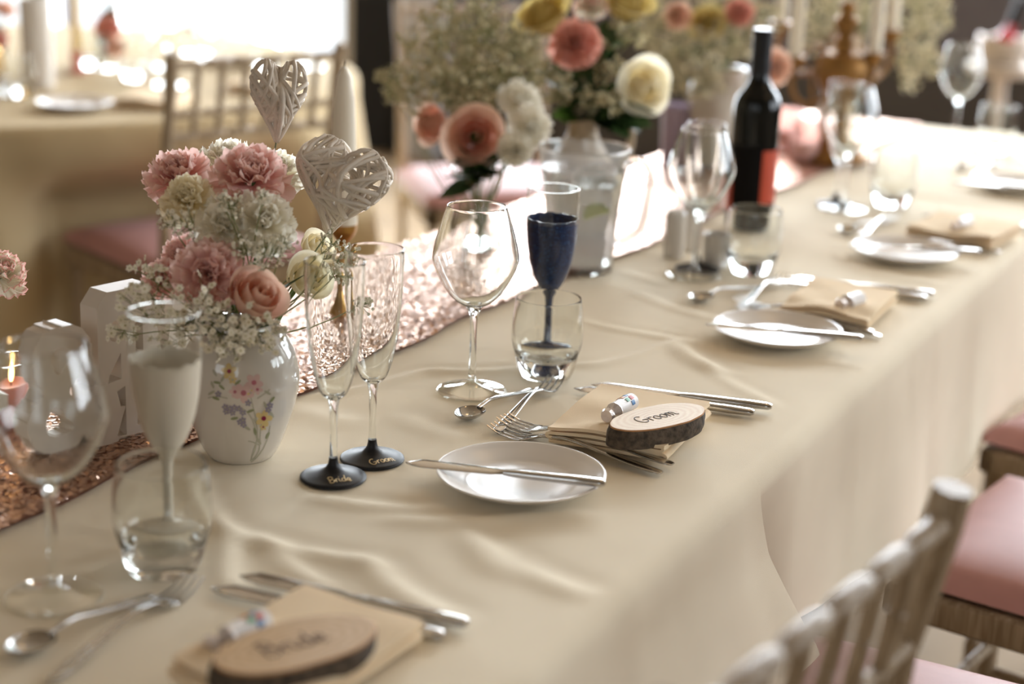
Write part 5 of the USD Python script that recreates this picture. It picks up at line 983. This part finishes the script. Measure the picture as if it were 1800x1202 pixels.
# ---------------------------------------------------------------- on the round table at upper left
RZ = .744
def rt(px, py): p = onz(px, py, RZ); return p
g = thing('cylinder_vase', 'tall white cylinder vase on the round table at upper left', 'vase', T(rt(68, 152))); part(g, 'body', lathe([(0, .001), (.034, 0), (.036, .003), (.036, .20), (.033, .20), (.033, .008), (0, .006)], 32), 'plate', 40); part(g, 'band', lathe([(.0365, .17), (.0368, .172), (.0368, .186), (.0365, .188)], 32), 'plate', True)
g = thing('candlestick', 'yellow taper in a small pink holder on the round table', 'candlestick', T(rt(136, 128))); part(g, 'holder', lathe([(0, 0), (.022, 0), (.023, .004), (.012, .012), (.015, .05), (.018, .052), (.010, .052), (0, .04)], 24), 'pinkwax', 40); part(g, 'taper', lathe([(0, .04), (.0105, .041), (.0095, .20), (.003, .215), (0, .216)], 20), 'yellowwax', 40)
fv = rt(192, 122); g = thing('bud_vase', 'small glass vase on the round table with a pink and green bouquet', 'vase', T(fv)); part(g, 'body', lathe(smooth_profile([(.022, .002), (.026, .02), (.024, .06), (.030, .09)], 16), 28), 'glass', True); part(g, 'base', lathe([(0, 0), (.022, 0), (.023, .004), (0, .006)], 24), 'solid_glass')
rb = fv + V(0, 0, .03); DR = (fv - CAM) @ _F; RC = atd(190, 90, DR)
def rfl(name, label, px, py, dD, rpx, mat, rows, seed, **k): return flower(name, label, px, py, DR + dD, rpx, mat, rows, RC, rb, seed, **k)
rfl('carnation', 'dusky pink bloom of the bouquet on the round table', 190, 48, -.03, 24, 'coral', CARN, 141); rfl('carnation', 'lower pale bloom of the bouquet on the round table', 203, 84, -.03, 18, 'peach', CARN, 142)
leaves('leaf_sprig', 'dark leaves of the bouquet on the round table', rb, [atd(x_, y_, DR) for x_, y_ in ((178, 15), (195, 5), (170, 80), (182, 100), (168, 50), (205, 20), (174, 92), (186, 30))], .022, 'leaf', 150)
lv = rt(-22, 150); g = thing('stoneware_jug', 'brown jug of flowers cut by the upper left edge', 'jug', T(lv)); part(g, 'body', lathe(smooth_profile([(0, .002), (.03, 0), (.038, .03), (.034, .07), (.022, .10), (.026, .115), (.020, .115)], 24), 28), 'brass', True)
lb_ = lv + V(0, 0, .10); DL = (lv - CAM) @ _F; flower('carnation', 'coral bloom at the upper left edge', -2, 68, DL - .02, 17, 'coral', CARN, atd(-20, 110, DL), lb_, 143); flower('carnation', 'dusky bloom at the top left corner', 6, 18, DL, 22, 'peach', CARN, atd(-20, 110, DL), lb_, 144)
leaves('leaf_sprig', 'dark leaves at the upper left edge', lb_, [atd(x_, y_, DL + .03) for x_, y_ in ((8, 45), (15, 55), (0, 88), (10, 92), (-5, 35))], .022, 'leaf', 160)
for i, (px, py) in enumerate([(132, 190), (400, 112)]): dup(pg, ['side plate on the near edge of the round table', 'side plate on the round table behind the wicker heart'][i], T(rt(px, py)))
for i, (px, py) in enumerate([(270, 120), (296, 150), (545, 118), (345, 95)]): dup(wg, ['wine glass right of the bouquet on the round table', 'wine glass left of the chair post on the round table', 'wine glass at the right end of the round table', 'wine glass far across the round table'][i], T(rt(px, py)), group='wine glasses on the round table')
for i, (px, py) in enumerate([(240, 140), (30, 168), (158, 118), (470, 120)]): dup(tg, ['tumbler beside the bouquet on the round table', 'tumbler at the left edge of the round table', 'tumbler behind the yellow taper', 'tumbler behind the chair rails on the round table'][i], T(rt(px, py)), group='tumblers on the round table')
for px, py, lb2, sd_ in ((252, 192, 'gold-edged napkin on the round table left of the chair post', 3), (450, 165, 'napkin on the round table behind the wicker heart', 4)):
    q = rt(px, py); A2 = T(q + V(0, 0, .001)) @ Rz(20); g = thing('napkin', lb2, 'napkin', A2, group=None); part(g, 'folded_cloth', napkin_mesh(.13, .16, 4, sd_), 'napkin', 60)
